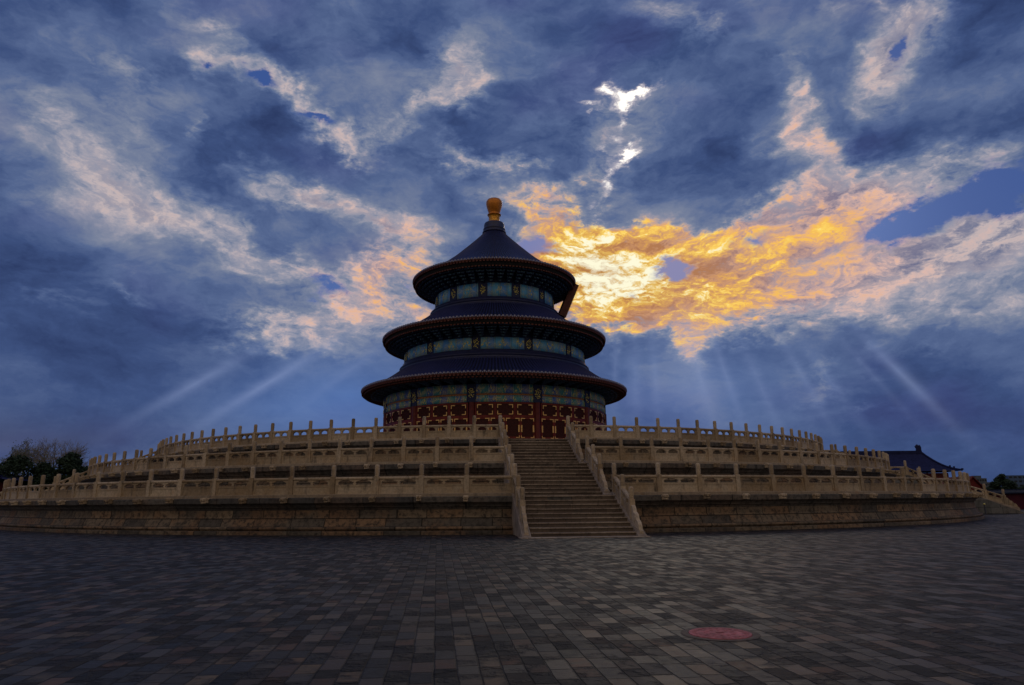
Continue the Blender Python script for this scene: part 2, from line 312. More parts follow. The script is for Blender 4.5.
def paving_mat():
    m, t, b = new_mat('grey_brick_paving')
    g = t.n.new('ShaderNodeNewGeometry').outputs['Position']
    s = t.sep(g)
    RW, BL = 0.215, 0.40
    wb = t.math('MULTIPLY', t.math('SUBTRACT', t.noise(g, 1.2, 2), 0.5), 0.05)
    xr = t.math('DIVIDE', t.math('ADD', s[0], wb), RW); row = t.math('FLOOR', xr)
    yo = t.math('ADD', s[1], t.math('MULTIPLY', t.white(t.xyz(row, 5, 0), 0), BL * 4))
    wob = t.math('MULTIPLY', t.math('SUBTRACT', t.noise(t.xyz(t.math('MULTIPLY', row, 3.3), yo, 0), 1.3, 2), 0.5), 0.5)
    yq = t.math('DIVIDE', t.math('ADD', yo, wob), BL); cl = t.math('FLOOR', yq)
    fx = t.math('MULTIPLY', t.math('PINGPONG', xr, 0.5), RW)
    fy = t.math('MULTIPLY', t.math('PINGPONG', yq, 0.5), BL)
    chip = t.math('MULTIPLY', t.math('SUBTRACT', t.noise(g, 16, 5, 0.7), 0.45), 0.03)
    d = t.math('SUBTRACT', t.math('MINIMUM', fx, fy), chip)
    jm = t.mr(d, 0.001, 0.012, 1, 0)
    cid = t.xyz(row, cl, 2)
    wn = t.n.new('ShaderNodeTexWhiteNoise'); t.put(wn.inputs['Vector'], cid)
    r1 = wn.outputs[0]; rc = wn.outputs[1]; r2 = t.white(t.xyz(row, cl, 31), 0); r3 = t.white(t.xyz(row, cl, 57), 0)
    c = t.ramp(r1, [(0, (0.004, 0.005, 0.007)), (0.2, (0.014, 0.016, 0.020)), (0.6, (0.030, 0.031, 0.034)), (0.85, (0.050, 0.046, 0.043)), (1, (0.085, 0.068, 0.050))])
    c = t.mix(t.mr(r2, 0.62, 0.95, 0, 0.8), c, (0.062, 0.038, 0.028))
    n1 = t.noise(g, 0.35, 5); n2 = t.noise(g, 8, 8, 0.7); n3 = t.noise(g, 2.6, 5, 0.6)
    c = t.mix(t.mr(t.math('ADD', n3, t.math('MULTIPLY', r3, 0.3)), 0.60, 0.72, 0, 0.8, True), c, (0.007, 0.007, 0.008))
    c = t.vm('SCALE', c, sc=t.math('MULTIPLY', t.mr(n1, 0.3, 0.7, 0.75, 1.25), t.mr(n2, 0.3, 0.7, 0.4, 1.6)))
    c = t.mix(t.math('MULTIPLY', jm, 0.9), c, (0.007, 0.006, 0.005))
    c = t.vm('MULTIPLY', c, (1.42, 1.22, 1.0))
    t.put(b.inputs['Base Color'], c)
    t.put(b.inputs['Roughness'], t.mr(t.math('ADD', n2, t.math('MULTIPLY', r3, 0.4)), 0.35, 1.0, 0.45, 0.8))
    b.inputs['Specular IOR Level'].default_value = 0.17
    tilt = t.vm('MULTIPLY', t.vm('SUBTRACT', rc, (0.5, 0.5, 0.5)), (0.11, 0.11, 0.0))
    nrm = t.vm('NORMALIZE', t.vm('ADD', tilt, (0, 0, 1)))
    wear = t.mr(t.math('ADD', n3, t.math('MULTIPLY', r3, 0.3)), 0.66, 0.80, 0, 1.2, True)
    h = t.math('SUBTRACT', t.math('SUBTRACT', t.math('ADD', t.math('MULTIPLY', n2, 0.5), t.math('MULTIPLY', r3, 0.5)), jm), wear)
    bump(t, b, h, 1.0, 0.016, nrm)
    return m
M_paving = paving_mat()

def tile_mat():
    m, t, b = new_mat('blue_glazed_tile')
    tc = t.n.new('ShaderNodeTexCoord').outputs['UV']; g = t.n.new('ShaderNodeNewGeometry').outputs['Position']
    s = t.sep(tc)
    rows = t.math('PINGPONG', t.math('MULTIPLY', s[1], 3.0), 0.5)
    c = t.mix(t.noise(g, 2.0, 5), (0.012, 0.016, 0.075), (0.034, 0.042, 0.18))
    c = t.mix(t.mr(t.noise(g, 9.0, 6, 0.7), 0.55, 0.75, 0, 0.5), c, (0.06, 0.06, 0.08))
    t.put(b.inputs['Base Color'], c)
    b.inputs['Roughness'].default_value = 0.33; b.inputs['Specular IOR Level'].default_value = 0.5
    bump(t, b, t.math('ADD', t.mr(rows, 0, 0.12), t.math('MULTIPLY', t.noise(g, 12, 4), 0.3)), 0.4, 0.03)
    return m
M_tile = tile_mat()
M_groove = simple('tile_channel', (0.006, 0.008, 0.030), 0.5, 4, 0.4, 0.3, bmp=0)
M_tileblue = simple('plain_blue_glaze', (0.016, 0.019, 0.07), 0.4, 3, 0.4, 0.45)
M_tileend = simple('tile_end_glaze', (0.26, 0.25, 0.34), 0.45, 6, 0.5, 0.6, bmp=0)
M_rafter = simple('red_brown_rafter', (0.13, 0.040, 0.028), 0.65, 4, 0.4)
M_soffit = simple('dark_soffit_paint', (0.035, 0.036, 0.036), 0.75, 3, 0.4)
M_bracket = simple('blue_green_bracket', (0.035, 0.065, 0.14), 0.6, 3, 0.5, obj_var=0.35)
M_bracket2 = simple('bracket_edge_paint', (0.09, 0.18, 0.24), 0.6, 5, 0.4)
M_red = simple('red_lacquer', (0.115, 0.012, 0.010), 0.5, 3, 0.35)
M_darkred = simple('dark_red_lattice', (0.060, 0.009, 0.007), 0.6, 5, 0.4)
M_gilt = simple('gilt', (0.80, 0.46, 0.15), 0.4, 12, 0.4, 0.6, 0.15)
M_giltpale = simple('pale_gilt', (0.80, 0.68, 0.18), 0.45, 12, 0.45, 0.5, 0.2)
M_orange = simple('orange_trim', (0.42, 0.17, 0.07), 0.6, 9, 0.4)
M_finial = simple('gilded_finial', (0.62, 0.20, 0.015), 0.36, 2.5, 0.3, 0.6, 0.45, bmp=0.08)
M_finial2 = simple('bright_gilding', (0.80, 0.36, 0.03), 0.34, 6, 0.35, 0.6, 0.45)
M_redwall = simple('red_plaster', (0.13, 0.014, 0.012), 0.8, 1.2, 0.3)
M_darktile = simple('dark_coping_tile', (0.022, 0.027, 0.042), 0.9, 4, 0.4, 0.1)
M_fartile = simple('far_blue_tile', (0.018, 0.022, 0.075), 0.8, 2, 0.3, 0.12)
M_frame = simple('dark_red_frame', (0.15, 0.014, 0.011), 0.55, 3, 0.35)
M_conc = simple('grey_concrete', (0.10, 0.115, 0.14), 0.85, 0.4, 0.2)
M_blueglass = simple('blue_cladding', (0.06, 0.10, 0.19), 0.5, 0.3, 0.2)
M_window = simple('dark_window', (0.02, 0.025, 0.035), 0.3, 0.5, 0.2, bmp=0)
M_bark = simple('bark', (0.060, 0.048, 0.036), 0.9, 5, 0.4)
M_twig = simple('twig_bark', (0.30, 0.25, 0.18), 0.9, 2, 0.3, bmp=0)
M_ever = simple('evergreen_leaf', (0.020, 0.036, 0.016), 0.8, 0.9, 0.5, bmp=0)
M_ever2 = simple('fresh_leaf', (0.10, 0.12, 0.04), 0.8, 0.9, 0.5, bmp=0)
M_iron = simple('painted_iron', (0.03, 0.03, 0.032), 0.5, 8, 0.3)

def frieze_mat(name, blue, green, gold, dens=1.0):
    """painted beam: cartouches of blue and green with pale outlines and gold scrollwork; uv in metres"""
    m, t, b = new_mat(name)
    uv = t.n.new('ShaderNodeTexCoord').outputs['UV']; s = t.sep(uv)
    qx = t.math('DIVIDE', s[0], 0.82); cell = t.math('FLOOR', qx)
    alt = t.math('PINGPONG', cell, 1.0)
    c = t.mix(alt, blue, green)
    f = t.math('PINGPONG', qx, 0.5)
    c = t.mix(t.mr(f, 0.05, 0.02), c, (0.26, 0.46, 0.52))
    c = t.mix(t.mr(t.math('ABSOLUTE', t.math('SUBTRACT', f, 0.1)), 0.02, 0.01), c, (0.02, 0.04, 0.10))
    sv = t.vm('SCALE', uv, sc=1.0)
    vo = t.n.new('ShaderNodeTexVoronoi'); t.put(vo.inputs['Vector'], sv); vo.inputs['Scale'].default_value = 9.0 * dens
    c = t.mix(t.mr(vo.outputs['Distance'], 0.30, 0.22), c, (0.22, 0.40, 0.46))
    nn = t.noise(sv, 5.5 * dens, 3, 0.6, 1.5)
    band = t.math('ABSOLUTE', t.math('SUBTRACT', nn, 0.5))
    mask = t.math('MULTIPLY', t.mr(band, 0.035, 0.015), t.mr(t.noise(sv, 1.5, 2), 0.44, 0.54))
    c = t.mix(mask, c, gold)
    t.put(b.inputs['Base Color'], c)
    b.inputs['Roughness'].default_value = 0.55
    bump(t, b, mask, 0.4, 0.02)
    return m
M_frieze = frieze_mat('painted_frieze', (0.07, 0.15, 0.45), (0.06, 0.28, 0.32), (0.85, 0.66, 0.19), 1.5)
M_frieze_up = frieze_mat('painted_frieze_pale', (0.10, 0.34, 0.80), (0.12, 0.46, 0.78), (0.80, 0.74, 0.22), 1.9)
M_divider = simple('deep_blue_divider', (0.010, 0.018, 0.075), 0.5, 5, 0.3)
M_manhole = simple('faded_red_iron', (0.38, 0.11, 0.12), 0.75, 7, 0.55, 0.2)
M_manframe = simple('rusty_frame', (0.07, 0.045, 0.035), 0.75, 9, 0.4)

# ------------------------------------------------------------------ object helpers
def children(o): return [c for c in bpy.data.objects if c.parent == o]
def mesh_of(bm, name, mats, smooth=False):
    me = bpy.data.meshes.new(name)
    if smooth:
        for f in bm.faces: f.smooth = True
    bm.to_mesh(me); bm.free()
    for m in (mats if isinstance(mats, (list, tuple)) else [mats]): me.materials.append(m)
    return me
def link(name, me, parent=None, loc=(0, 0, 0), rot=(0, 0, 0)):
    o = bpy.data.objects.new(name, me); C.objects.link(o)
    o.parent = parent; o.location = loc; o.rotation_euler = rot
    return o
def tag(o, label=None, cat=None, group=None, kind=None):
    if label: o['label'] = label
    if cat: o['category'] = cat
    if group: o['group'] = group
    if kind: o['kind'] = kind
    return o
def thing(name, label, cat, loc=(0, 0, 0), rotz=0, group=None):
    return tag(link(name, None, None, loc, (0, 0, rotz)), label, cat, group)
def box(bm, x0, x1, y0, y1, z0, z1, shear=0.0, mi=0, rot=0.0, mat=None):
    """box; z shifted by shear*x"""
    vs = []
    for x in (x0, x1):
        for y in (y0, y1):
            for z in (z0, z1):
                v = Vector((x, y, z + shear * x))
                if mat is not None: v = mat @ v
                vs.append(bm.verts.new(v))
    idx = [(0, 1, 3, 2), (4, 6, 7, 5), (0, 4, 5, 1), (2, 3, 7, 6), (0, 2, 6, 4), (1, 5, 7, 3)]
    fs = []
    for i in idx:
        f = bm.faces.new([vs[k] for k in i]); f.material_index = mi; fs.append(f)
    return fs
def bevel_all(bm, off, seg=1):
    bmesh.ops.recalc_face_normals(bm, faces=bm.faces)
    bmesh.ops.bevel(bm, geom=list(bm.edges), offset=off, segments=seg, affect='EDGES', clamp_overlap=True)
def lathe(bm, prof, a0=0.0, a1=2 * math.pi, seg=64, uvr=None, rfun=None, mi=0, smooth=True):
    """prof: list of (r,z); angle measured from -y towards +x. uv = metres"""
    uvl = bm.loops.layers.uv.verify()
    full = abs(a1 - a0 - 2 * math.pi) < 1e-6
    n = seg if full else seg + 1
    rows = []
    for (r, z) in prof:
        row = []
        for i in range(n):
            a = a0 + (a1 - a0) * i / seg
            rr, zz = (rfun(r, z, a) if rfun else (r, z))
            row.append(bm.verts.new((rr * math.sin(a), -rr * math.cos(a), zz)))
        rows.append(row)
    ln = [0.0]
    for (p, q) in zip(prof[:-1], prof[1:]): ln.append(ln[-1] + math.hypot(q[0] - p[0], q[1] - p[1]))
    Ru = uvr or max(p[0] for p in prof)
    for j in range(len(prof) - 1):
        for i in range(seg):
            k = (i + 1) % n
            f = bm.faces.new((rows[j][i], rows[j][k], rows[j + 1][k], rows[j + 1][i]))
            f.material_index = mi; f.smooth = smooth
            us = [Ru * (a0 + (a1 - a0) * t / seg) for t in (i, i + 1, i + 1, i)]
            vs = [ln[j], ln[j], ln[j + 1], ln[j + 1]]
            for lp, u, v in zip(f.loops, us, vs): lp[uvl].uv = (u, v)
    return rows
def tube(bm, pts, rads, seg=6, cap=True):
    prev = None
    pts = [Vector(p) for p in pts]
    for i, p in enumerate(pts):
        d = (pts[min(i + 1, len(pts) - 1)] - pts[max(i - 1, 0)]).normalized()
        u = d.orthogonal().normalized(); v = d.cross(u)
        ring = [bm.verts.new(p + rads[i] * (math.cos(2 * math.pi * k / seg) * u + math.sin(2 * math.pi * k / seg) * v)) for k in range(seg)]
        if prev:
            # match nearest start to avoid twist
            s = min(range(seg), key=lambda k: (ring[k].co - p - (prev[0].co - pts[i - 1])).length)
            ring = ring[s:] + ring[:s]
            if seg > 2 and (ring[1].co - prev[1].co).length > (ring[-1].co - prev[1].co).length:
                ring = [ring[0]] + ring[1:][::-1]
            for k in range(seg):
                try: bm.faces.new((prev[k], prev[(k + 1) % seg], ring[(k + 1) % seg], ring[k]))
                except ValueError: pass
        elif cap: bm.faces.new(ring)
        prev = ring
    if cap: bm.faces.new(prev)

# ------------------------------------------------------------------ ground
bm = bmesh.new()
gs = [-1500, -600, -300, -150, -90, -60, -30, 0, 30, 60, 90, 150, 300, 600, 1500]
vs = {}
for i, x in enumerate(gs):
    for j, y in enumerate(gs): vs[i, j] = bm.verts.new((x, y, 0))
for i in range(len(gs) - 1):
    for j in range(len(gs) - 1): bm.faces.new((vs[i, j], vs[i + 1, j], vs[i + 1, j + 1], vs[i, j + 1]))
tag(link('ground', mesh_of(bm, 'ground', M_paving)), 'plaza paved in worn grey bricks', 'ground', kind='structure')

# ------------------------------------------------------------------ terrace tiers
RR = {1: 44.6736, 2: 39.2029, 3: 34.0}
ZP = {1: 3.3572, 2: 5.2162, 3: 7.0254}            # post tops
DECK = {k: ZP[k] - 1.58 for k in ZP}
BOT = {1: 0.0, 2: DECK[1], 3: DECK[2]}
HW = {1: 2.4988, 2: 2.3673, 3: 2.2451}
XS = -0.1515
ADEL = {1: 0.0500, 2: 0.0498, 3: 0.0486}
A0L = {1: 0.1123, 2: 0.1160, 3: 0.1209}
A0R = {1: 0.1045, 2: 0.1087, 3: 0.1082}
YEDGE = {1: 16.0, 2: 13.0, 3: 11.0}
AEND = {k: math.acos(YEDGE[k] / RR[k]) for k in RR}
WORD = {1: 'lowest', 2: 'middle', 3: 'topmost'}

bm = bmesh.new()   # shared dragon-head spout: neck, jaw, snout, brow, ears; local +x outwards
box(bm, -0.35, 0.18, -0.115, 0.115, -0.13, 0.115)
box(bm, 0.12, 0.36, -0.10, 0.10, -0.02, 0.10)
box(bm, 0.12, 0.31, -0.085, 0.085, -0.13, -0.045)
box(bm, 0.03, 0.20, -0.135, 0.135, 0.03, 0.15)
box(bm, -0.10, 0.05, -0.15, 0.15, 0.02, 0.10)
box(bm, 0.30, 0.40, -0.06, 0.06, 0.04, 0.125)
bevel_all(bm, 0.022)
ME_spout = mesh_of(bm, 'spout', M_marble_b)

rj = random.Random(3)
for k in (1, 2, 3):
    Rk, zb, zd = RR[k], BOT[k], DECK[k]
    H = zd - zb
    t = thing('terrace_tier', {1: 'lowest and widest round stone terrace tier standing on the paving', 2: 'middle round stone terrace tier between the lowest and topmost ones',
                               3: 'topmost and smallest round stone terrace tier carrying the blue roofed hall'}[k], 'terrace', (0, 0, zb), 0, 'round terrace tiers')
    segs = 720
    jit = [rj.uniform(-0.018, 0.018) for _ in range(segs)]
    for i in range(segs):
        if i % 6: jit[i] = jit[i - i % 6] + rj.uniform(-0.003, 0.003)
    def rf(r, z, a, jit=jit): 
        j = jit[int(a / (2 * math.pi) * segs) % segs]
        return r + j, z + j * 0.25
    # cornice: overhanging slab, dark hollow below, small fillets
    bm = bmesh.new()
    lathe(bm, [(Rk - 0.6, H), (Rk + 0.50, H), (Rk + 0.53, H - 0.03), (Rk + 0.53, H - 0.26), (Rk + 0.44, H - 0.33), (Rk + 0.36, H - 0.345), (Rk + 0.35, H - 0.40), (Rk + 0.30, H - 0.42),
               (Rk + 0.30, H - 0.47), (Rk + 0.22, H - 0.50), (Rk + 0.17, H - 0.60)], seg=segs, uvr=Rk, rfun=rf, smooth=False)
    link('cornice', mesh_of(bm, 'cornice', M_cornice), t)
    bm = bmesh.new()
    lathe(bm, [(Rk + 0.17, H - 0.60), (Rk + 0.21, H - 0.62), (Rk + 0.22, H - 0.90), (Rk + 0.24, H - 0.92), (Rk + 0.34, H - 1.12), (Rk + 0.46, H - 1.36), (Rk + 0.50, H - 1.40)], seg=segs, uvr=Rk, rfun=rf, smooth=False)
    link('wall', mesh_of(bm, 'wall', M_wall), t)
    bm = bmesh.new()
    lathe(bm, [(Rk + 0.50, H - 1.40), (Rk + 0.60, H - 1.40), (Rk + 0.64, H - 1.44), (Rk + 0.64, H - 1.50), (Rk + 0.60, H - 1.54), (Rk + 0.54, H - 1.55), (Rk + 0.54, H - 1.58), (Rk + 0.66, H - 1.60), (Rk + 0.70, H - 1.62), (Rk + 0.70, -0.05)], seg=segs, uvr=Rk, rfun=rf, smooth=False)
    link('base_course', mesh_of(bm, 'base_course', M_wall), t)
    bm = bmesh.new()
    Rin = RR.get(k + 1, 13.5) - 0.2
    lathe(bm, [(Rin, H - 0.004), (Rk - 0.55, H - 0.004)], seg=180, uvr=Rk)
    link('deck', mesh_of(bm, 'deck', M_deck), t)
    # dragon-head spouts, one below each post
    for s, a0 in ((-1, A0L[k]), (1, A0R[k])):
        i = 0
        while a0 + ADEL[k] * i < AEND[k] - 0.02:
            a = s * (a0 + ADEL[k] * i); i += 1
            if abs(a) > 1.25: continue
            r = Rk + 0.55
            link('spout', ME_spout, t, (r * math.sin(a), -r * math.cos(a), H - 0.10 + rj.uniform(-0.02, 0.02)), (rj.uniform(-.04, .04), rj.uniform(-0.05, 0.12), a - math.pi / 2 + rj.uniform(-0.06, 0.06)))

# ------------------------------------------------------------------ balustrade pieces
bm = bmesh.new()      # post shaft, origin at its foot (0 .. 0.84)
box(bm, -0.125, 0.125, -0.125, 0.125, -0.01, 0.87)
box(bm, -0.095, 0.095, -0.128, -0.120, 0.06, 0.74); box(bm, -0.095, 0.095, 0.120, 0.128, 0.06, 0.74)
bevel_all(bm, 0.012)
ME_shaft = mesh_of(bm, 'post', M_marble_b)
bm = bmesh.new()
lathe(bm, [(0.0, 0.86), (0.10, 0.865), (0.115, 0.875), (0.108, 0.895), (0.095, 0.905), (0.112, 0.925), (0.118, 0.95), (0.112, 0.97), (0.116, 1.0), (0.120, 1.10), (0.116, 1.16), (0.122, 1.22), (0.118, 1.30), (0.115, 1.375), (0.095, 1.415), (0.05, 1.43), (0.0, 1.435)], seg=14)
ME_head = mesh_of(bm, 'post_head', M_marble_b)

_panels = {}
def panel_mesh(L, shear=0.0):
    """balustrade panel: recessed slab, two cusped openings round a vase, handrail. local x along, centred, foot z=0"""
    key = (round(L, 2), round(shear, 3))
    if key in _panels: return _panels[key]
    bm = bmesh.new(); h = L / 2
    T = 0.075
    # lower slab with raised border and sunk field
    box(bm, -h, h, -T + 0.02, T - 0.02, 0.0, 0.44, shear)
    for sg in (-1, 1):
        y0, y1 = (T - 0.021, T) if sg > 0 else (-T, -T + 0.021)
        box(bm, -h, h, y0, y1, 0.0, 0.07, shear); box(bm, -h, h, y0, y1, 0.37, 0.44, shear)
        box(bm, -h, -h + 0.09, y0, y1, 0.07, 0.37, shear); box(bm, h - 0.09, h, y0, y1, 0.07, 0.37, shear)
    # sill of the openings
    box(bm, -h, h, -T - 0.012, T + 0.012, 0.438, 0.462, shear)
    # handrail, flat chamfered
    prof = [(-0.09, 0.71), (-0.105, 0.735), (-0.105, 0.79), (-0.06, 0.835), (0.06, 0.835), (0.105, 0.79), (0.105, 0.735), (0.09, 0.71)]
    a = [bm.verts.new((-h, y, z - shear * h)) for y, z in prof]; b = [bm.verts.new((h, y, z + shear * h)) for y, z in prof]
    for i in range(len(prof)): bm.faces.new((a[i], a[(i + 1) % 8], b[(i + 1) % 8], b[i]))
    bm.faces.new(a); bm.faces.new(b)
    # pierced zone: web hanging from rail with cusped arches either side of central vase
    side = 0.13; vase = 0.075
    N = 44
    zlo, zhi = 0.45, 0.715
    W = (L - 2 * side - 2 * vase) / 2
    def edge(x):        # height below which it is open, None = solid
        ax = abs(x)
        if ax < vase:  # vase silhouette is made separately
            return zhi
        u = (ax - vase) / W
        if u > 1: return zlo
        # cusped arch
        e = min(u, 1 - u)
        top = 0.5 + 0.5 * min(1, e / 0.16) ** 0.6 if e < 0.16 else 1.0
        dip = 0.12 * math.exp(-((e - 0.17) / 0.03) ** 2)
        return zlo + (0.235) * (top * 0.9 - dip + 0.10 * (e > 0.22))
    xs_ = [-h + L * i / N for i in range(N + 1)]
    for i in range(N):
        xm = (xs_[i] + xs_[i + 1]) / 2
        e = edge(xm)
        if e < zhi - 0.004:
            box(bm, xs_[i], xs_[i + 1], -T + 0.012, T - 0.012, max(e, zlo), zhi, shear)
    # vase with leaf arms
    for (w0, z0, z1) in ((0.055, 0.46, 0.50), (0.08, 0.50, 0.55), (0.045, 0.55, 0.60), (0.09, 0.60, 0.66), (0.14, 0.66, 0.715)):
        box(bm, -w0, w0, -T + 0.008, T - 0.008, z0, z1, shear)
    bmesh.ops.recalc_face_normals(bm, faces=bm.faces)
    me = mesh_of(bm, 'panel', M_marble_b)
    _panels[key] = me
    return me

def put_post(parent, x, y, z, rot):
    p = link('post', ME_shaft, parent, (x, y, z), (rj.uniform(-.008, .008), rj.uniform(-.008, .008), rot + rj.uniform(-.02, .02)))
    link('post_head', ME_head, p)
    return p

SIDEW = {-1: 'left', 1: 'right'}
for k in (1, 2, 3):
    for s in (-1, 1):
        Rk = RR[k]; zf = DECK[k] + 0.15
        a0 = (A0L if s < 0 else A0R)[k]
        yc = -math.sqrt(Rk * Rk - HW[k] ** 2)
        corner = (XS + s * HW[k], yc)
        angs = []
        a = a0
        while a < AEND[k] - 0.02: angs.append(a); a += ADEL[k]
        org = Vector((Rk * math.sin(s * angs[0]), -Rk * math.cos(angs[0]), DECK[k]))
        lab = 'stone balustrade with square posts along the %s terrace tier, curving away %s of the stairs' % (WORD[k], SIDEW[s])
        t = thing('balustrade', lab, 'balustrade', org, 0, 'curved balustrades of the round terrace')
        pts = [(Rk * math.sin(s * a), -Rk * math.cos(a)) for a in angs]
        for (x, y), a in zip(pts, angs): put_post(t, x - org.x, y - org.y, 0.15, s * a)
        # last bay up to the side staircase
        ae = AEND[k]; seq = [corner] + pts + [(Rk * math.sin(s * ae), -Rk * math.cos(ae))]
        for (p, q) in zip(seq[:-1], seq[1:]):
            d = math.hypot(q[0] - p[0], q[1] - p[1]); L = d - 0.262
            if L < 0.3: continue
            an = math.atan2(q[1] - p[1], q[0] - p[0])
            link('panel', panel_mesh(L), t, ((p[0] + q[0]) / 2 - org.x, (p[1] + q[1]) / 2 - org.y, 0.15), (0, 0, an + rj.uniform(-.004, .004)))
        # footing stone
        bm = bmesh.new()
        aa = math.asin(HW[k] / Rk) + (XS * s) / Rk
        lathe(bm, [(Rk - 0.19, 0.0), (Rk - 0.17, 0.15), (Rk + 0.17, 0.15), (Rk + 0.19, 0.13), (Rk + 0.19, 0.0)], min(s * aa, s * ae), max(s * aa, s * ae), seg=160, smooth=False)
        bmesh.ops.translate(bm, verts=bm.verts, vec=(-org.x, -org.y, 0.004))
        link('footing', mesh_of(bm, 'footing', M_marble), t)

# ------------------------------------------------------------------ staircases (local +x runs downhill/outwards)
def stair_rail(loc, rot, drop, run, n, label, group, lead=0.0, tail=1.25):
    """corner post at x=0, then n-1 posts down the slope, ending in a drum stone"""
    sh = -drop / run
    t = thing('stair_balustrade', label, 'balustrade', loc, rot, group)
    sp = run * 0.355
    xs_ = [0.0] + ([lead] if lead > 1 else [])
    zs_ = [0.0] * len(xs_)
    x = xs_[-1]
    for i in range(n - 1):
        x += sp; xs_.append(x); zs_.append(sh * (x - xs_[len([0, 1][: (2 if lead > 1 else 1)]) - 1]))
    for x, z in zip(xs_, zs_): put_post(t, x, 0, z, 0)
    for i in range(len(xs_) - 1):
        L = xs_[i + 1] - xs_[i] - 0.30; shr = (zs_[i + 1] - zs_[i]) / (xs_[i + 1] - xs_[i])
        link('panel', panel_mesh(L, shr), t, ((xs_[i] + xs_[i + 1]) / 2, 0, (zs_[i] + zs_[i + 1]) / 2), (0, 0, 0))
    # sloping sill under posts and panels
    bm = bmesh.new()
    xa = xs_[1] if lead > 1 else 0.0
    if lead > 1: box(bm, 0.13, xa, -0.15, 0.15, -0.30, 0.004)
    xe = xs_[-1] + tail + 0.12
    v = [bm.verts.new((x, y, sh * (x - xa) + dz)) for x in (xa, xe) for y in (-0.15, 0.15) for dz in (-0.34, 0.004)]
    for i_ in ((0, 1, 3, 2), (4, 6, 7, 5), (0, 4, 5, 1), (2, 3, 7, 6), (0, 2, 6, 4), (1, 5, 7, 3)): bm.faces.new([v[q] for q in i_])
    bmesh.ops.recalc_face_normals(bm, faces=bm.faces)
    link('footing', mesh_of(bm, 'footing', M_stringer), t)
    # drum stone: scrolled descending slab
    bm = bmesh.new()
    x0, z0 = xs_[-1] + 0.11, zs_[-1]
    Ld = tail
    top = []
    N = 30
    for i in range(N + 1):
        u = i / N
        zt = 0.56 * (1 - u) ** 0.9 + 0.10 * abs(math.sin(u * math.pi * 3.2)) + 0.10 * (1 if u < .9 else 0.4)
        top.append((x0 + Ld * u, z0 + sh * (Ld * u + 0.11) + zt))
    va = []; vb = []
    for (x, z) in top:
        zb = z0 + sh * (x - xs_[-1]) - 0.01
        va.append((bm.verts.new((x, -0.085, zb)), bm.verts.new((x, -0.085, z)))); vb.append((bm.verts.new((x, 0.085, zb)), bm.verts.new((x, 0.085, z))))
    for i in range(N):
        bm.faces.new((va[i][0], va[i + 1][0], va[i + 1][1], va[i][1])); bm.faces.new((vb[i][0], vb[i][1], vb[i + 1][1], vb[i + 1][0]))
        bm.faces.new((va[i][1], va[i + 1][1], vb[i + 1][1], vb[i][1])); bm.faces.new((va[i][0], vb[i][0], vb[i + 1][0], va[i + 1][0]))
    bm.faces.new((va[0][0], va[0][1], vb[0][1], vb[0][0])); bm.faces.new((va[-1][0], vb[-1][0], vb[-1][1], va[-1][1]))
    bmesh.ops.recalc_face_normals(bm, faces=bm.faces)
    # drum disc
    ccx = x0 + Ld * 0.36; ccz = z0 + sh * (ccx - xs_[-1]) + 0.27
    for sg in (-1, 1):
        ring = [(bm.verts.new((ccx + .16 * math.cos(q), sg * 0.084, ccz + .16 * math.sin(q))), bm.verts.new((ccx + .13 * math.cos(q), sg * 0.11, ccz + .13 * math.sin(q)))) for q in [2 * math.pi * j / 16 for j in range(16)]]
        for j in range(16): bm.faces.new((ring[j][0], ring[(j + 1) % 16][0], ring[(j + 1) % 16][1], ring[j][1]))
        bm.faces.new([r[1] for r in ring])
    link('drum_stone', mesh_of(bm, 'drum_stone', M_marble_b), t)
    return t

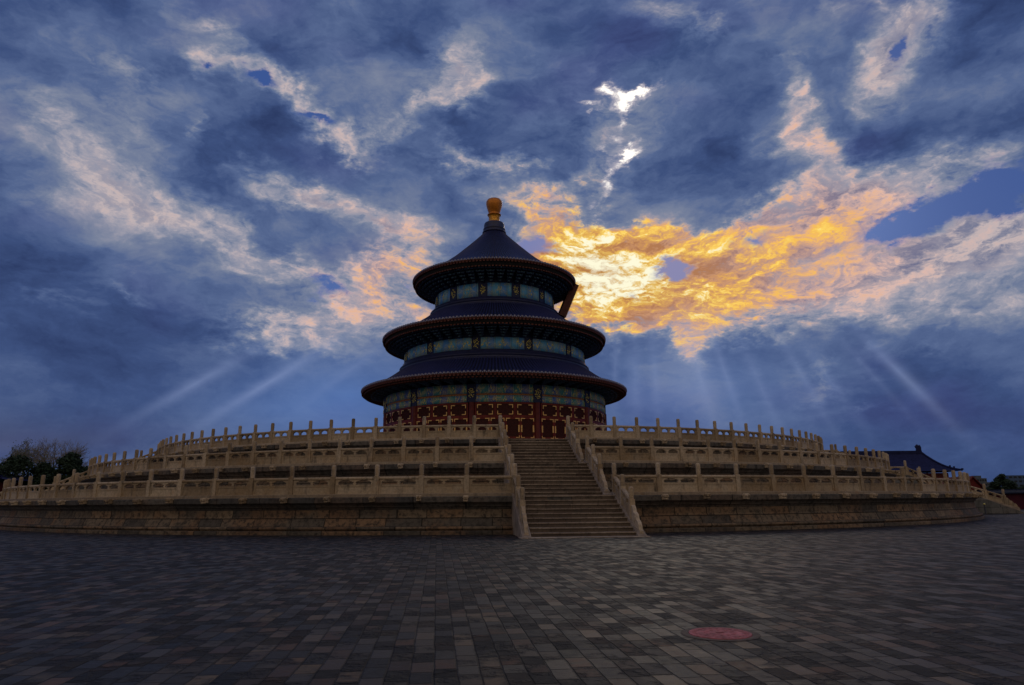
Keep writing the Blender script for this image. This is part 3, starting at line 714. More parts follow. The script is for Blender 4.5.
def staircase(loc, rot, H, width, start, run, label, group, nst=9, base=0.0, smat=None):
    """top edge at local x=start, z=H ; foot at start+run ; loc z = lower level"""
    t = thing('staircase', label, 'staircase', loc, rot, group)
    tr = run / (nst - 1 + 0.001); rise = H / nst
    hw = width / 2 - 0.17
    for i in range(nst):
        zt = H - rise * i
        x1 = start + tr * i
        bm = bmesh.new()
        x_in = x1 - tr - 0.05 if i else -0.1
        # stone tread with a slightly projecting nosing, plus riser
        n = 7; ex = [(-hw) + 2 * hw * j / n for j in range(n + 1)]
        for j in range(n):
            dz = rj.uniform(-0.010, 0.004); dx = rj.uniform(-0.015, 0.012)
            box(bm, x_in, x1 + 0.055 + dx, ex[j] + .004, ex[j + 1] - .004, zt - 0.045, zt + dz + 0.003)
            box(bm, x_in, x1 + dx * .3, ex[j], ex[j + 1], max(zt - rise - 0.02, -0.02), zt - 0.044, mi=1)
        bmesh.ops.recalc_face_normals(bm, faces=bm.faces)
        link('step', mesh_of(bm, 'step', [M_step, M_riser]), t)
    # sloping kerb slabs that carry the balustrade, with the wall beneath
    sl_ = -(H) / (run + 0.35)
    for sg in (-1, 1):
        bm = bmesh.new(); yc_ = sg * width / 2
        y0, y1 = yc_ - 0.19, yc_ + 0.19
        xe = start + run + 0.42
        pts = [(-0.2, H + 0.15), (0.12, H + 0.15), (xe, 0.06), (xe, -0.02), (-0.2, -0.02)]
        a = [bm.verts.new((x, y0, z)) for x, z in pts]; b = [bm.verts.new((x, y1, z)) for x, z in pts]
        bm.faces.new(a); bm.faces.new(b[::-1])
        for i in range(5): bm.faces.new((a[i], b[i], b[(i + 1) % 5], a[(i + 1) % 5]))
        bmesh.ops.recalc_face_normals(bm, faces=bm.faces)
        uvl = bm.loops.layers.uv.verify()
        for f in bm.faces:
            for lp in f.loops: lp[uvl].uv = (lp.vert.co.x + lp.vert.co.y, lp.vert.co.z)
        link('side_wall', mesh_of(bm, 'side_wall', smat or M_stringer), t)
    bm = bmesh.new()
    box(bm, start + run - 0.3, start + run + 0.75, -width / 2 - 0.3, width / 2 + 0.3, -0.06, 0.035)
    bevel_all(bm, 0.012)
    link('foot_slab', mesh_of(bm, 'foot_slab', M_step), t)
    return t

for k in (1, 2, 3):
    yc = -math.sqrt(RR[k] ** 2 - HW[k] ** 2); H = DECK[k] - BOT[k]
    staircase((XS, yc, BOT[k]), -math.pi / 2, H, 2 * HW[k], 0.58, 3.42, {1: 'lowest flight of worn stone steps rising from the paving', 2: 'middle flight of the worn stone stairs in the centre', 3: 'topmost flight of worn stone steps just below the red hall doors'}[k], 'flights of stone stairs facing the viewer')
    for s in (-1, 1):
        stair_rail((XS + s * HW[k], yc, DECK[k] + 0.15), -math.pi / 2, 1.72, 4.15, 3,
                   'short stepped balustrade on the %s side of the %s flight of stairs' % (SIDEW[s], WORD[k]), 'balustrades of the front stairs')
XC = {(1, 1): 44.2, (2, 1): 40.4, (3, 1): 34.4, (1, -1): 42.2, (2, -1): 37.0, (3, -1): 32.3}
for k in (1, 2, 3):
    for s in (-1, 1):
        H = DECK[k] - BOT[k]; xc = XC[k, s]; Y = YEDGE[k]
        run = 5.4 if (k == 1 and s > 0) else 4.15
        circ = math.sqrt(RR[k] ** 2 - Y * Y)
        rot = 0 if s > 0 else math.pi
        tt = staircase((s * xc, 0, BOT[k]), rot, H, 2 * Y, 0.5, run - .7, 'broad flight of steps at the far %s side of the %s terrace tier' % (SIDEW[s], WORD[k]), 'side stairs of the terrace', smat=M_graystone)
        bm = bmesh.new()   # platform joining the stairs to the round tier
        box(bm, circ - xc - 0.3, -0.15, -Y - 0.19, Y + 0.19, -0.02, H + 0.001)
        uvl = bm.loops.layers.uv.verify()
        for f in bm.faces:
            for lp in f.loops: lp[uvl].uv = (lp.vert.co.x + lp.vert.co.y, lp.vert.co.z)
        link('landing', mesh_of(bm, 'landing', M_graystone), tt)
        x_first = circ if xc - circ > 1.2 else xc
        stair_rail((s * x_first, -Y, DECK[k] + 0.15), rot, 1.72 if run < 5 else 1.5, run, 3 if run < 5 else 3,
                   'sloping balustrade beside the %s side stairs of the %s tier' % (SIDEW[s], WORD[k]), 'balustrades of the side stairs', lead=xc - x_first)

# ------------------------------------------------------------------ the round hall
hall = thing('circular_hall', 'round hall with three tiers of dark blue tiled roofs and a golden finial', 'temple', (0, 0, DECK[3]))
Z0 = DECK[3]
def part(name, bm, mat, parent=None, smooth=False):
    p = parent or hall
    me = mesh_of(bm, name, mat, smooth)
    o = link(name, me, p)
    return o
def zl(z): return z - Z0
WR = 12.48
# plinth under the hall
bm = bmesh.new()
lathe(bm, [(14.2, 0.0), (14.2, 0.25), (14.05, 0.28), (14.05, 0.33), (11.0, 0.34)], seg=120, smooth=False)
part('plinth', bm, M_marble)
# inner drum (core wall) behind doors
bm = bmesh.new()
lathe(bm, [(WR - 0.12, 0.3), (WR - 0.12, zl(12.75))], seg=96)
part('core_wall', bm, M_darkred)
def amat(a, r, z=0.0):
    """frame on the cylinder: local x tangent, y outwards(-), z up"""
    return Matrix.Translation((r * math.sin(a), -r * math.cos(a), z)) @ Matrix.Rotation(a, 4, 'Z')
def lshape(bm, M, x, z, dx, dz, l1, l2, th=0.045, d=0.03):
    """gilt corner piece: corner at x,z with arms running dx, dz"""
    box(bm, min(x, x + dx * l1), max(x, x + dx * l1), -d, 0, min(z, z + dz * th), max(z, z + dz * th), mat=M)
    box(bm, min(x, x + dx * th), max(x, x + dx * th), -d + .004, 0, min(z + dz * th, z + dz * l2), max(z + dz * th, z + dz * l2), mat=M)
def ornament(bm, M, cx, cz, w, h, rng, n=9, d=0.05, th=0.05):
    """carved scroll motif: chain of small lozenges forming a coiling figure"""
    ph = rng.uniform(0, 6.28)
    for i in range(n):
        u = (i + .5) / n
        x = cx + (u - .5) * w; z = cz + math.sin(u * 6.28 * 1.5 + ph) * h * 0.32
        sx_, sz_ = w / n * rng.uniform(.5, .8), h * rng.uniform(.10, .24)
        v = [bm.verts.new(M @ Vector(p)) for p in ((x - sx_, -d * .3, z), (x, -d * .3, z - sz_), (x + sx_, -d * .3, z), (x, -d * .3, z + sz_), (x, -d, z))]
        for a_, b_ in ((0, 1), (1, 2), (2, 3), (3, 0)): bm.faces.new((v[a_], v[b_], v[4]))
rng = random.Random(11)
# columns, doors and windows of the ground storey
nb = 12
for i in range(-4, 5):
    a = R(15 + 30 * i)
    if abs(a) > R(112): continue
    bm = bmesh.new()
    lathe(bm, [(0.36, 0.34), (0.40, 0.42), (0.34, 0.50), (0.32, 0.55), (0.30, zl(10.96))], seg=20)
    bmesh.ops.transform(bm, matrix=amat(a, WR - 0.05), verts=bm.verts)
    part('column', bm, M_red)
for i in range(-3, 4):
    ac = R(30 * i)
    half = R(15) - 0.34 / WR
    # head rails of the bay, curved
    for fname, z0, z1, rr in (('lintel', 10.86, 10.96, WR + .05), ('middle_rail', 9.46, 9.60, WR + .05), ('threshold', 5.80, 5.98, WR + .05)):
        bm = bmesh.new()
        lathe(bm, [(WR - .1, zl(z0)), (rr, zl(z0)), (rr, zl(z1)), (WR - .1, zl(z1))], ac - half, ac + half, seg=14, smooth=False)
        part(fname, bm, M_frame)
    for j in range(3):                       # transom windows
        am = ac - half + (j + .5) * 2 * half / 3; wd = 2 * half / 3 * WR
        M = amat(am, WR, 0)
        bm = bmesh.new()
        h_ = wd / 2 - 0.01
        box(bm, -h_, -h_ + .12, -0.05, 0.1, zl(9.60), zl(10.86), mat=M); box(bm, h_ - .12, h_, -0.05, 0.1, zl(9.60), zl(10.86), mat=M)
        box(bm, -h_ + .12, h_ - .12, -0.05, 0.1, zl(9.60), zl(9.68), mat=M); box(bm, -h_ + .12, h_ - .12, -0.05, 0.1, zl(10.78), zl(10.86), mat=M)
        bmesh.ops.recalc_face_normals(bm, faces=bm.faces)
        wnd = part('transom_window', bm, M_frame)
        bm = bmesh.new()                     # lattice
        box(bm, -h_ + .12, h_ - .12, 0.03, 0.06, zl(9.68), zl(10.78), mat=M)
        for q in range(1, 12):
            x = -h_ + .12 + (2 * h_ - .24) * q / 12; box(bm, x - .012, x + .012, 0.0, 0.028, zl(9.68), zl(10.78), mat=M)
        for q in range(1, 8):
            z = 9.68 + 1.1 * q / 8; box(bm, -h_ + .12, h_ - .12, 0.004, 0.026, zl(z) - .01, zl(z) + .01, mat=M)
        part('lattice', bm, M_darkred, wnd)
        bm = bmesh.new(); M2 = amat(am, WR + 0.052, 0)
        e = h_ - .19
        for dx in (-1, 1):
            for dz in (-1, 1): lshape(bm, M2, -dx * e, zl(10.23) - dz * .50, dx, dz, 0.42, 0.36, .085)
        bmesh.ops.recalc_face_normals(bm, faces=bm.faces)
        part('gilt_trim', bm, M_gilt, wnd)
    for j in range(4):                       # door leaves
        am = ac - half + (j + .5) * half / 2; wd = half / 2 * WR
        M = amat(am, WR, 0)
        bm = bmesh.new(); h_ = wd / 2 - 0.012
        for x0, x1 in ((-h_, -h_ + .13), (h_ - .13, h_)): box(bm, x0, x1, -0.03, 0.1, zl(5.98), zl(9.46), mat=M)
        for z0, z1 in ((9.30, 9.46), (7.42, 7.60), (6.9, 7.0), (5.98, 6.15)): box(bm, -h_ + .13, h_ - .13, -0.03, 0.1, zl(z0), zl(z1), mat=M)
        box(bm, -h_ + .13, h_ - .13, 0.0, 0.1, zl(6.15), zl(6.9), mat=M); box(bm, -h_ + .13, h_ - .13, 0.0, 0.1, zl(7.0), zl(7.42), mat=M)
        bmesh.ops.recalc_face_normals(bm, faces=bm.faces)
        dr = part('door_leaf', bm, M_frame)
        bm = bmesh.new()
        box(bm, -h_ + .13, h_ - .13, 0.04, 0.07, zl(7.60), zl(9.30), mat=M)
        for q in range(1, 8):
            x = -h_ + .13 + (2 * h_ - .26) * q / 8; box(bm, x - .012, x + .012, 0.01, 0.038, zl(7.60), zl(9.30), mat=M)
        for q in range(1, 12):
            z = 7.6 + 1.7 * q / 12; box(bm, -h_ + .13, h_ - .13, 0.014, 0.036, zl(z) - .01, zl(z) + .01, mat=M)
        part('lattice', bm, M_darkred, dr)
        bm = bmesh.new(); M2 = amat(am, WR + 0.032, 0); e = h_ - .05
        for dx in (-1, 1):
            lshape(bm, M2, -dx * e, zl(9.40), dx, -1, 0.42, 0.30, .09)
            box(bm, min(-dx * e, -dx * (e - .14)), max(-dx * e, -dx * (e - .14)), -.03, 0, zl(8.05), zl(8.72), mat=M2)
            lshape(bm, M2, -dx * e, zl(7.48), dx, 1, 0.36, 0.22, .07)
        bmesh.ops.recalc_face_normals(bm, faces=bm.faces)
        part('gilt_trim', bm, M_gilt, dr)

# painted friezes
def frieze(name, r, z0, z1, mat, a_half=R(112)):
    bm = bmesh.new()
    lathe(bm, [(r - .1, zl(z0)), (r, zl(z0) + .001), (r, zl(z1)), (r - .1, zl(z1))], -a_half, a_half, seg=120)
    return part(name, bm, mat)
f1 = frieze('painted_beam', WR + .10, 10.97, 11.62, M_frieze)
f2 = frieze('orange_board', WR + .04, 11.63, 11.80, M_orange)
f3 = frieze('painted_beam', WR + .12, 11.81, 12.74, M_frieze)
R2D, R3D = 10.43, 7.01
f4 = frieze('painted_beam', R2D, 16.72, 17.95, M_frieze_up)
f5 = frieze('painted_beam', R3D, 23.34, 24.88, M_frieze_up)
# gilt ornaments: one part per beam and bay
def orn_row(beam, r, z, h, per, n, w, mat=M_giltpale):
    bm = bmesh.new()
    for i in range(-4, 5):
        for j in range(per):
            a = R(30 * i) + R(30) * ((j + .5) / per - .5) 
            if abs(a) > R(105): continue
            ornament(bm, amat(a, r, 0), 0, zl(z), w * rng.uniform(.7, 1.1), h, rng, n)
    bmesh.ops.recalc_face_normals(bm, faces=bm.faces)
    part('gilt_ornament', bm, mat, beam)
orn_row(f1, WR + .10, 11.29, .55, 7, 5, .42); orn_row(f3, WR + .12, 12.25, .75, 5, 7, .62)
orn_row(f2, WR + .04, 11.715, .10, 16, 3, .3, M_gilt)
orn_row(f4, R2D, 17.33, .75, 3, 7, .95); orn_row(f5, R3D, 24.1, .8, 1, 6, .45)
# narrow upright panels over each column, with dark blue edges and a gold roundel
for r, z0, z1, hw_, beam in ((WR + .14, 10.98, 12.73, .36, f3), (R2D + .03, 16.73, 17.94, .36, f4), (R3D + .03, 23.35, 24.87, .40, f5)):
    for i in range(-4, 4):
        a = R(15 + 30 * i); M = amat(a, r, 0)
        bm = bmesh.new()
        box(bm, -hw_ - .1, -hw_, -.04, .12, zl(z0), zl(z1), mat=M); box(bm, hw_, hw_ + .1, -.04, .12, zl(z0), zl(z1), mat=M)
        box(bm, -hw_, hw_, 0, .12, zl(z0), zl(z1), mat=M)
        bmesh.ops.recalc_face_normals(bm, faces=bm.faces)
        pn = part('divider_panel', bm, M_divider)
        bm = bmesh.new(); zc = (z0 + z1) / 2
        for q in range(10):
            an = q * math.pi / 5; ornament(bm, M, .22 * math.cos(an), zl(zc) + .36 * math.sin(an), .18, .42, rng, 2)
        ornament(bm, M, 0, zl(zc), .26, .5, rng, 4)
        bmesh.ops.recalc_face_normals(bm, faces=bm.faces)
        part('gilt_ornament', bm, M_giltpale, pn)
# drums behind the upper friezes
for r, z0, z1 in ((R2D - .05, 15.9, 18.7), (R3D - .05, 22.6, 26.2)):
    bm = bmesh.new(); lathe(bm, [(r, zl(z0)), (r, zl(z1))], seg=96); part('drum', bm, M_divider)

# roofs
ROOFS = [  # tile profile from eave inwards, ridge count, rim bottom z, wall radius below, wall top z
    ([(15.10, 13.50), (14.5, 13.62), (13.8, 13.88), (13.0, 14.28), (12.2, 14.78), (11.5, 15.30), (10.95, 15.72)], 240, 13.07, WR, 12.74, (10.98, 15.70, 16.72)),
    ([(12.95, 19.52), (12.4, 19.62), (11.5, 19.93), (10.5, 20.42), (9.5, 21.02), (8.5, 21.72), (7.6, 22.45)], 210, 18.86, R2D, 17.95, (7.62, 22.42, 23.34)),
    ([(9.70, 26.78), (9.0, 26.98), (8.0, 27.48), (7.0, 28.10), (6.0, 28.85), (5.0, 29.68), (4.0, 30.62), (3.0, 31.58), (2.15, 32.42), (1.6, 33.0), (1.3, 33.4)], 160, 26.03, R3D, 24.88, None)]
for prof, nr, zrb, rw, zw, curb in ROOFS:
    E = prof[0][0]
    bm = bmesh.new()
    seg = nr * 4
    def rf(r, z, a, nr=nr, E=E):
        ph = (a * nr / (2 * math.pi)) % 1.0
        b_ = 1.0 if abs(ph - .5) < .2 else 0.0
        amp = 0.15 * min(1.0, 0.2 + r / E)
        return r, z + amp * math.sqrt(b_) 
    pr = []
    for (p, q) in zip(prof[:-1], prof[1:]):
        pr.append(p); pr.append(((p[0] + q[0]) / 2, (p[1] + q[1]) / 2 - 0.01))
    pr.append(prof[-1])
    lathe(bm, [(r, zl(z)) for r, z in pr], seg=seg, rfun=rf, uvr=E, smooth=False)
    bm.faces.ensure_lookup_table()
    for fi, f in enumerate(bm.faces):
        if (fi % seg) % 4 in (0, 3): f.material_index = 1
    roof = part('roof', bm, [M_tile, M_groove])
    # round tile ends and drip tiles along the eave
    bm = bmesh.new()
    for i in range(nr):
        a = 2 * math.pi * (i + .5) / nr
        M = amat(a, E + 0.01, zl(prof[0][1]) + .045)
        rr_ = .10
        v = [bm.verts.new(M @ Vector((rr_ * math.cos(q), -.02, rr_ * math.sin(q)))) for q in [2 * math.pi * t_ / 8 for t_ in range(8)]]
        u = [bm.verts.new(M @ Vector((rr_ * math.cos(q), .12, rr_ * math.sin(q)))) for q in [2 * math.pi * t_ / 8 for t_ in range(8)]]
        bm.faces.new(v)
        for t_ in range(8): bm.faces.new((v[t_], u[t_], u[(t_ + 1) % 8], v[(t_ + 1) % 8]))
        M = amat(2 * math.pi * i / nr, E, zl(prof[0][1]))
        v = [bm.verts.new(M @ Vector(p)) for p in ((-.06, -.005, .03), (.06, -.005, .03), (.04, -.012, -.06), (0, -.014, -.10), (-.04, -.012, -.06))]
        bm.faces.new(v)
    part('tile_ends', bm, M_tileend, roof)
    # fascia and two rows of rafters under the eave
    H_ = prof[0][1] - zrb
    bm = bmesh.new()
    lathe(bm, [(E - .02, zl(prof[0][1]) - .04), (E - .04, zl(prof[0][1]) - .16), (E - .25, zl(prof[0][1]) - .18)], seg=180, smooth=False)
    part('fascia', bm, M_rafter, roof)
    bm = bmesh.new()
    for row, (rA, rB, zA, zB) in enumerate(((E - .04, E - 1.3, prof[0][1] - .19, prof[0][1] - .12), (E - .28, E - 1.6, zrb + .06, zrb + .16))):
        n_ = nr
        for i in range(n_):
            a = 2 * math.pi * (i + .5 * row) / n_
            M = amat(a, 0, 0); hw_ = math.pi * E / n_ * .58
            vs_ = []
            for (r_, z_) in ((rA, zA), (rB, zB)):
                for x_ in (-hw_, hw_):
                    for dz_ in (-.13, 0): vs_.append(bm.verts.new(M @ Vector((x_ * r_ / E, -r_, zl(z_) + dz_))))
            for id_ in ((0, 1, 3, 2), (0, 4, 5, 1), (2, 3, 7, 6), (1, 5, 7, 3)): bm.faces.new([vs_[k_] for k_ in id_])
    bmesh.ops.recalc_face_normals(bm, faces=bm.faces)
    part('rafters', bm, M_rafter, roof)
    bm = bmesh.new()
    lathe(bm, [(E - .06, zl(prof[0][1]) - .08), (E - .30, zl(prof[0][1]) - .2), (E - .32, zl(zrb) + .06), (E - 1.0, zl(zrb) + .10), (rw + .3, zl(zw) + 1.25 * (zrb - zw) + .1), (rw - .06, zl(zw) + 1.2 * (zrb - zw))], seg=180)
    part('soffit', bm, M_soffit, roof)
    if curb:
        bm = bmesh.new(); r0, z0, z1 = curb; dz = z1 - z0
        lathe(bm, [(r0 + .02, zl(z0) - .25), (r0 + .02, zl(z0) + .10), (r0 - .10, zl(z0) + .16), (r0 - .10, zl(z0) + .34), (r0 - .02, zl(z0) + .40), (r0 - .02, zl(z0) + .50), (r0 - .20, zl(z0) + .58), (r0 - .30, zl(z0) + dz * .8), (r0 - .36, zl(z1) - .06), (r0 - .60, zl(z1) - .02)], seg=180)
        part('ridge_curb', bm, M_tileblue, roof)
    # bracket sets carrying the eave: stacked arms stepping outwards
    nbk = {240: 60, 210: 60, 160: 48}[nr]
    span = (E - .75) - rw; zt = zrb + .12
    bm = bmesh.new()
    lev = 5
    for q in range(lev):
        u = q / (lev - 1); ro = .10 + span * (.08 + .84 * u); zz = zw + .02 + (zt - zw - .05) * (q + .1) / lev; th = (zt - zw) / lev
        wdt = math.pi * 2 * (rw + ro) / nbk
        wx = wdt * (.16 + .30 * u)
        box(bm, -wx, wx, -ro - .13, -ro + .02, zz, zz + th * .62, mi=0)
        box(bm, -wx * 1.04, wx * 1.04, -ro - .15, -ro - .131, zz + th * .40, zz + th * .62, mi=1)
        for sg in (-1, 1): box(bm, sg * wx - .07, sg * wx + .07, -ro - .14, -ro + .06, zz + th * .62, zz + th * .98, mi=0)
        box(bm, -.07, .07, -ro - .28, .05, zz, zz + th * .5, mi=0)
        box(bm, -.075, .075, -ro - .30, -ro - .281, zz, zz + th * .5, mi=1)
    bmesh.ops.recalc_face_normals(bm, faces=bm.faces)
    me_b = mesh_of(bm, 'bracket', [M_bracket, M_bracket2])
    for i in range(nbk):
        a = 2 * math.pi * i / nbk
        if a > math.pi: a -= 2 * math.pi
        if abs(a) > R(100): continue
        M = amat(a, rw, 0)
        link('bracket', me_b, hall, M.to_translation() + Vector((0, 0, -Z0)), (0, 0, a))

# neck and golden finial
bm = bmesh.new()
lathe(bm, [(1.30, zl(33.30)), (1.44, zl(33.35)), (1.46, zl(33.48)), (1.34, zl(33.58)), (1.30, zl(33.72)), (1.36, zl(33.82)), (1.36, zl(33.9)), (1.27, zl(34.0)), (1.26, zl(34.45)), (1.18, zl(34.66)), (0.9, zl(34.72))], seg=40)
part('roof_neck', bm, M_tileblue)
bm = bmesh.new()
lathe(bm, [(0.86, zl(34.68)), (0.84, zl(34.78)), (0.74, zl(34.90)), (0.66, zl(35.10)), (0.64, zl(35.50)), (0.70, zl(35.68)), (0.78, zl(35.74))], seg=40)
fin = part('finial_base', bm, M_finial2)
bm = bmesh.new()
for i in range(12):
    for zz in (35.2, 35.42): ornament(bm, amat(2 * math.pi * i / 12 + (.2 if zz > 35.3 else 0), .65, 0), 0, zl(zz), .26, .22, rng, 3, .06)
part('petal_relief', bm, M_finial2, fin)
bm = bmesh.new()
lathe(bm, [(0.70, zl(35.70)), (0.82, zl(35.74)), (0.84, zl(35.84)), (0.76, zl(35.92)), (0.66, zl(35.98)), (0.68, zl(36.06)), (0.76, zl(36.30)), (0.88, zl(36.7)), (0.97, zl(37.05)), (1.0, zl(37.35)), (0.96, zl(37.6)), (0.82, zl(37.8)), (0.5, zl(37.92)), (0.0, zl(37.96))], seg=40)
part('finial_ball', bm, M_finial)

# name board leaning out under the upper eave on the right-hand side, seen edge-on
pz0, pz1 = Vector((7.75, 0, 22.95)), Vector((9.45, 0, 27.0))
nb_ = thing('name_board', 'tall reddish board leaning out below the upper eave, seen edge on', 'sign', pz0)
dv = (pz1 - pz0); Lb = dv.length; dv.normalize()
bx = Vector((dv.z, 0, -dv.x)); 
Mb = Matrix(((0, bx.x, dv.x, 0), (1, 0, 0, 0), (0, bx.z, dv.z, 0), (0, 0, 0, 1)))
bm = bmesh.new()
box(bm, -1.25, 1.25, 0.0, .18, .1, Lb - .35, mat=Mb); bmesh.ops.recalc_face_normals(bm, faces=bm.faces)
link('board', mesh_of(bm, 'board', M_divider), nb_)
bm = bmesh.new()
for x0, x1, z0, z1 in ((-1.6, -1.25, -.1, Lb - .2), (1.25, 1.6, -.1, Lb - .2), (-1.25, 1.25, -.1, .15), (-1.25, 1.25, Lb - .45, Lb - .2)):
    box(bm, x0, x1, -.2, .62, z0, z1, mat=Mb)
bmesh.ops.recalc_face_normals(bm, faces=bm.faces)
link('frame', mesh_of(bm, 'frame', M_rafter), nb_)
bm = bmesh.new()
for i in range(22):
    z = -.05 + (Lb - .2) * i / 21
    for x in (-1.45, 1.45): box(bm, x - .1, x + .1, .62, .69, z - .06, z + .06, mat=Mb)
bmesh.ops.recalc_face_normals(bm, faces=bm.faces)
link('carved_edge', mesh_of(bm, 'carved_edge', M_gilt), nb_)

# ------------------------------------------------------------------ manhole cover
mh = thing('manhole_cover', 'round faded red iron manhole cover set in the grey paving', 'manhole cover', (-3.135, -70.62, 0))
bm = bmesh.new()
lathe(bm, [(0.0, .012), (.05, .012), (.055, .015), (.12, .015), (.125, .012), (.20, .012), (.205, .015), (.25, .015), (.255, .012), (.33, .012), (.335, .014), (.355, .014), (.36, 0.0)], seg=48, smooth=False)
for i in range(24):
    a = 2 * math.pi * i / 24; M = Matrix.Rotation(a, 4, 'Z')
    box(bm, .27, .32, -.012, .012, .011, .0155, mat=M)
    if i % 2: box(bm, .14, .185, -.012, .012, .011, .0155, mat=M)
box(bm, -.045, .045, -.012, .012, .019, .024)
bmesh.ops.recalc_face_normals(bm, faces=bm.faces)
link('lid', mesh_of(bm, 'lid', M_manhole), mh)
bm = bmesh.new()
lathe(bm, [(.362, .006), (.43, .010), (.45, .004)], seg=48)
link('frame', mesh_of(bm, 'frame', M_manframe), mh)

# ------------------------------------------------------------------ distant surroundings
def pix_at(px_, py_, depth):
    d = Fw + Rt * ((px_ - 512) / FPX) - Up * ((py_ - 342.5) / FPX)
    return CAM + d * depth
def uvbox(bm):
    uvl = bm.loops.layers.uv.verify()
    for f in bm.faces:
        for lp in f.loops: lp[uvl].uv = (lp.vert.co.x + lp.vert.co.y, lp.vert.co.z)

def hip_hall(loc, rot, half_ridge, half_len, half_dep, z_eave, z_ridge, label, roofmat, wallmat, name='gate_hall'):
    t = thing(name, label, 'hall', loc, rot)
    bm = bmesh.new()
    box(bm, -half_len + 1.5, half_len - 1.5, -half_dep + 1.5, half_dep - 1.5, 0, z_eave - .2); bmesh.ops.recalc_face_normals(bm, faces=bm.faces)
    uvbox(bm); link('wall', mesh_of(bm, 'wall', wallmat), t)
    # curved hip roof
    bm = bmesh.new(); N = 10; rings = []
    for i in range(N + 1):
        u = i / N; f = u ** 1.0
        hx = half_len + (half_ridge - half_len) * f; hy = half_dep * (1 - f)
        z = z_eave + (z_ridge - z_eave) * (0.38 * u + 0.62 * u ** 2.2)
        up = .12 * (1 - u) ** 4
        pts = []
        for (cx_, cy_) in ((-1, -1), (0, -1), (1, -1), (1, 0), (1, 1), (0, 1), (-1, 1), (-1, 0)):
            pts.append(bm.verts.new((cx_ * hx, cy_ * max(hy, .01), z + (up if cx_ and cy_ else 0))))
        rings.append(pts)
    for a, b in zip(rings[:-1], rings[1:]):
        for i in range(8): bm.faces.new((a[i], a[(i + 1) % 8], b[(i + 1) % 8], b[i]))
    bm.faces.new(rings[0][::-1])
    uvbox(bm)
    rf_ = link('roof', mesh_of(bm, 'roof', roofmat), t)
    bm = bmesh.new()
    box(bm, -half_ridge, half_ridge, -.25, .25, z_ridge - .2, z_ridge + .35)
    for s_ in (-1, 1):
        for k_ in (-1, 1):   # hip ridges
            pts = []
            for i in range(N + 1):
                u = i / N; pts.append((s_ * (half_len + (half_ridge - half_len) * u), k_ * half_dep * (1 - u), z_eave + (z_ridge - z_eave) * (0.38 * u + 0.62 * u ** 2.2) + .12 * (1 - u) ** 4 + .1))
            tube(bm, pts, [.17] * (N + 1), 6)
            e = Vector(pts[0]); box(bm, e.x - .13, e.x + .13, e.y - .13, e.y + .13, e.z, e.z + .28)
            for q_ in (2, 3): 
                e = Vector(pts[q_]); box(bm, e.x - .1, e.x + .1, e.y - .1, e.y + .1, e.z, e.z + .4)
    bmesh.ops.recalc_face_normals(bm, faces=bm.faces)
    link('ridges', mesh_of(bm, 'ridges', roofmat), t)
    for s_ in (-1, 1):   # horned ridge ornament
        bm = bmesh.new()
        x = s_ * half_ridge
        pts = [(x, z_ridge + .1), (x, z_ridge + 1.0), (x - s_ * .2, z_ridge + 1.35), (x - s_ * .45, z_ridge + 1.15), (x - s_ * .6, z_ridge + 1.45), (x - s_ * .95, z_ridge + 1.1), (x - s_ * .75, z_ridge + .7), (x - s_ * .9, z_ridge + .1)]
        va = [bm.verts.new((p[0], -.18, p[1])) for p in pts]; vb = [bm.verts.new((p[0], .18, p[1])) for p in pts]
        bm.faces.new(va); bm.faces.new(vb[::-1])
        for i in range(len(pts)): bm.faces.new((va[i], va[(i + 1) % len(pts)], vb[(i + 1) % len(pts)], vb[i]))
        bmesh.ops.recalc_face_normals(bm, faces=bm.faces)
        link('ridge_ornament', mesh_of(bm, 'ridge_ornament', roofmat), t)
    return t
def ground_at(px_, depth):
    p = pix_at(px_, 500, depth); return Vector((p.x, p.y, 0))
def top_z(px_, py_, depth): return pix_at(px_, py_, depth).z

# big blue-roofed hall beyond the right side of the terrace
dp = 120
g0 = pix_at(921, 451, dp); zr = g0.z; ze = top_z(965, 469.5, dp)
ang = -YAW
axv = Vector((math.cos(ang), math.sin(ang), 0))
cen = Vector((g0.x, g0.y, 0)) - axv * 12
hip_hall((cen.x, cen.y, 0), ang, 12.0, 15.5, 5.0, ze - .5, zr - .3, 'large hall with sweeping dark blue tiled roof and horned ridge end behind the right balustrades', M_fartile, M_frame)
# small red gabled building behind it
dp = 100
g0 = pix_at(972, 478, dp); gr = pix_at(984, 490, dp)
t = thing('gabled_house', 'small red gabled building peeping over the far right stairs', 'house', (g0.x, g0.y, 0), -YAW)
zt = g0.z; zb_ = gr.z
bm = bmesh.new()
pts = [(-1.6, zb_), (0, zt), (1.4, zb_ + .05), (1.4, 0), (-1.6, 0)]
va = [bm.verts.new((x, 0, z)) for x, z in pts]; vb = [bm.verts.new((x, 9, z)) for x, z in pts]
bm.faces.new(va); bm.faces.new(vb[::-1])
for i in range(5): bm.faces.new((va[i], va[(i + 1) % 5], vb[(i + 1) % 5], vb[i]))
bmesh.ops.recalc_face_normals(bm, faces=bm.faces)
link('wall', mesh_of(bm, 'wall', M_redwall), t)
bm = bmesh.new()
for (xa, za, xb, zb2) in ((-1.85, zb_ - .1, 0, zt + .12), (0, zt + .12, 1.65, zb_ - .05)):
    v = [bm.verts.new(p) for p in ((xa, -.25, za), (xb, -.25, zb2), (xb, 9.3, zb2), (xa, 9.3, za), (xa, -.25, za + .16), (xb, -.25, zb2 + .16), (xb, 9.3, zb2 + .16), (xa, 9.3, za + .16))]
    for id_ in ((0, 1, 5, 4), (3, 7, 6, 2), (4, 5, 6, 7), (0, 3, 2, 1), (0, 4, 7, 3), (1, 2, 6, 5)): bm.faces.new([v[k_] for k_ in id_])
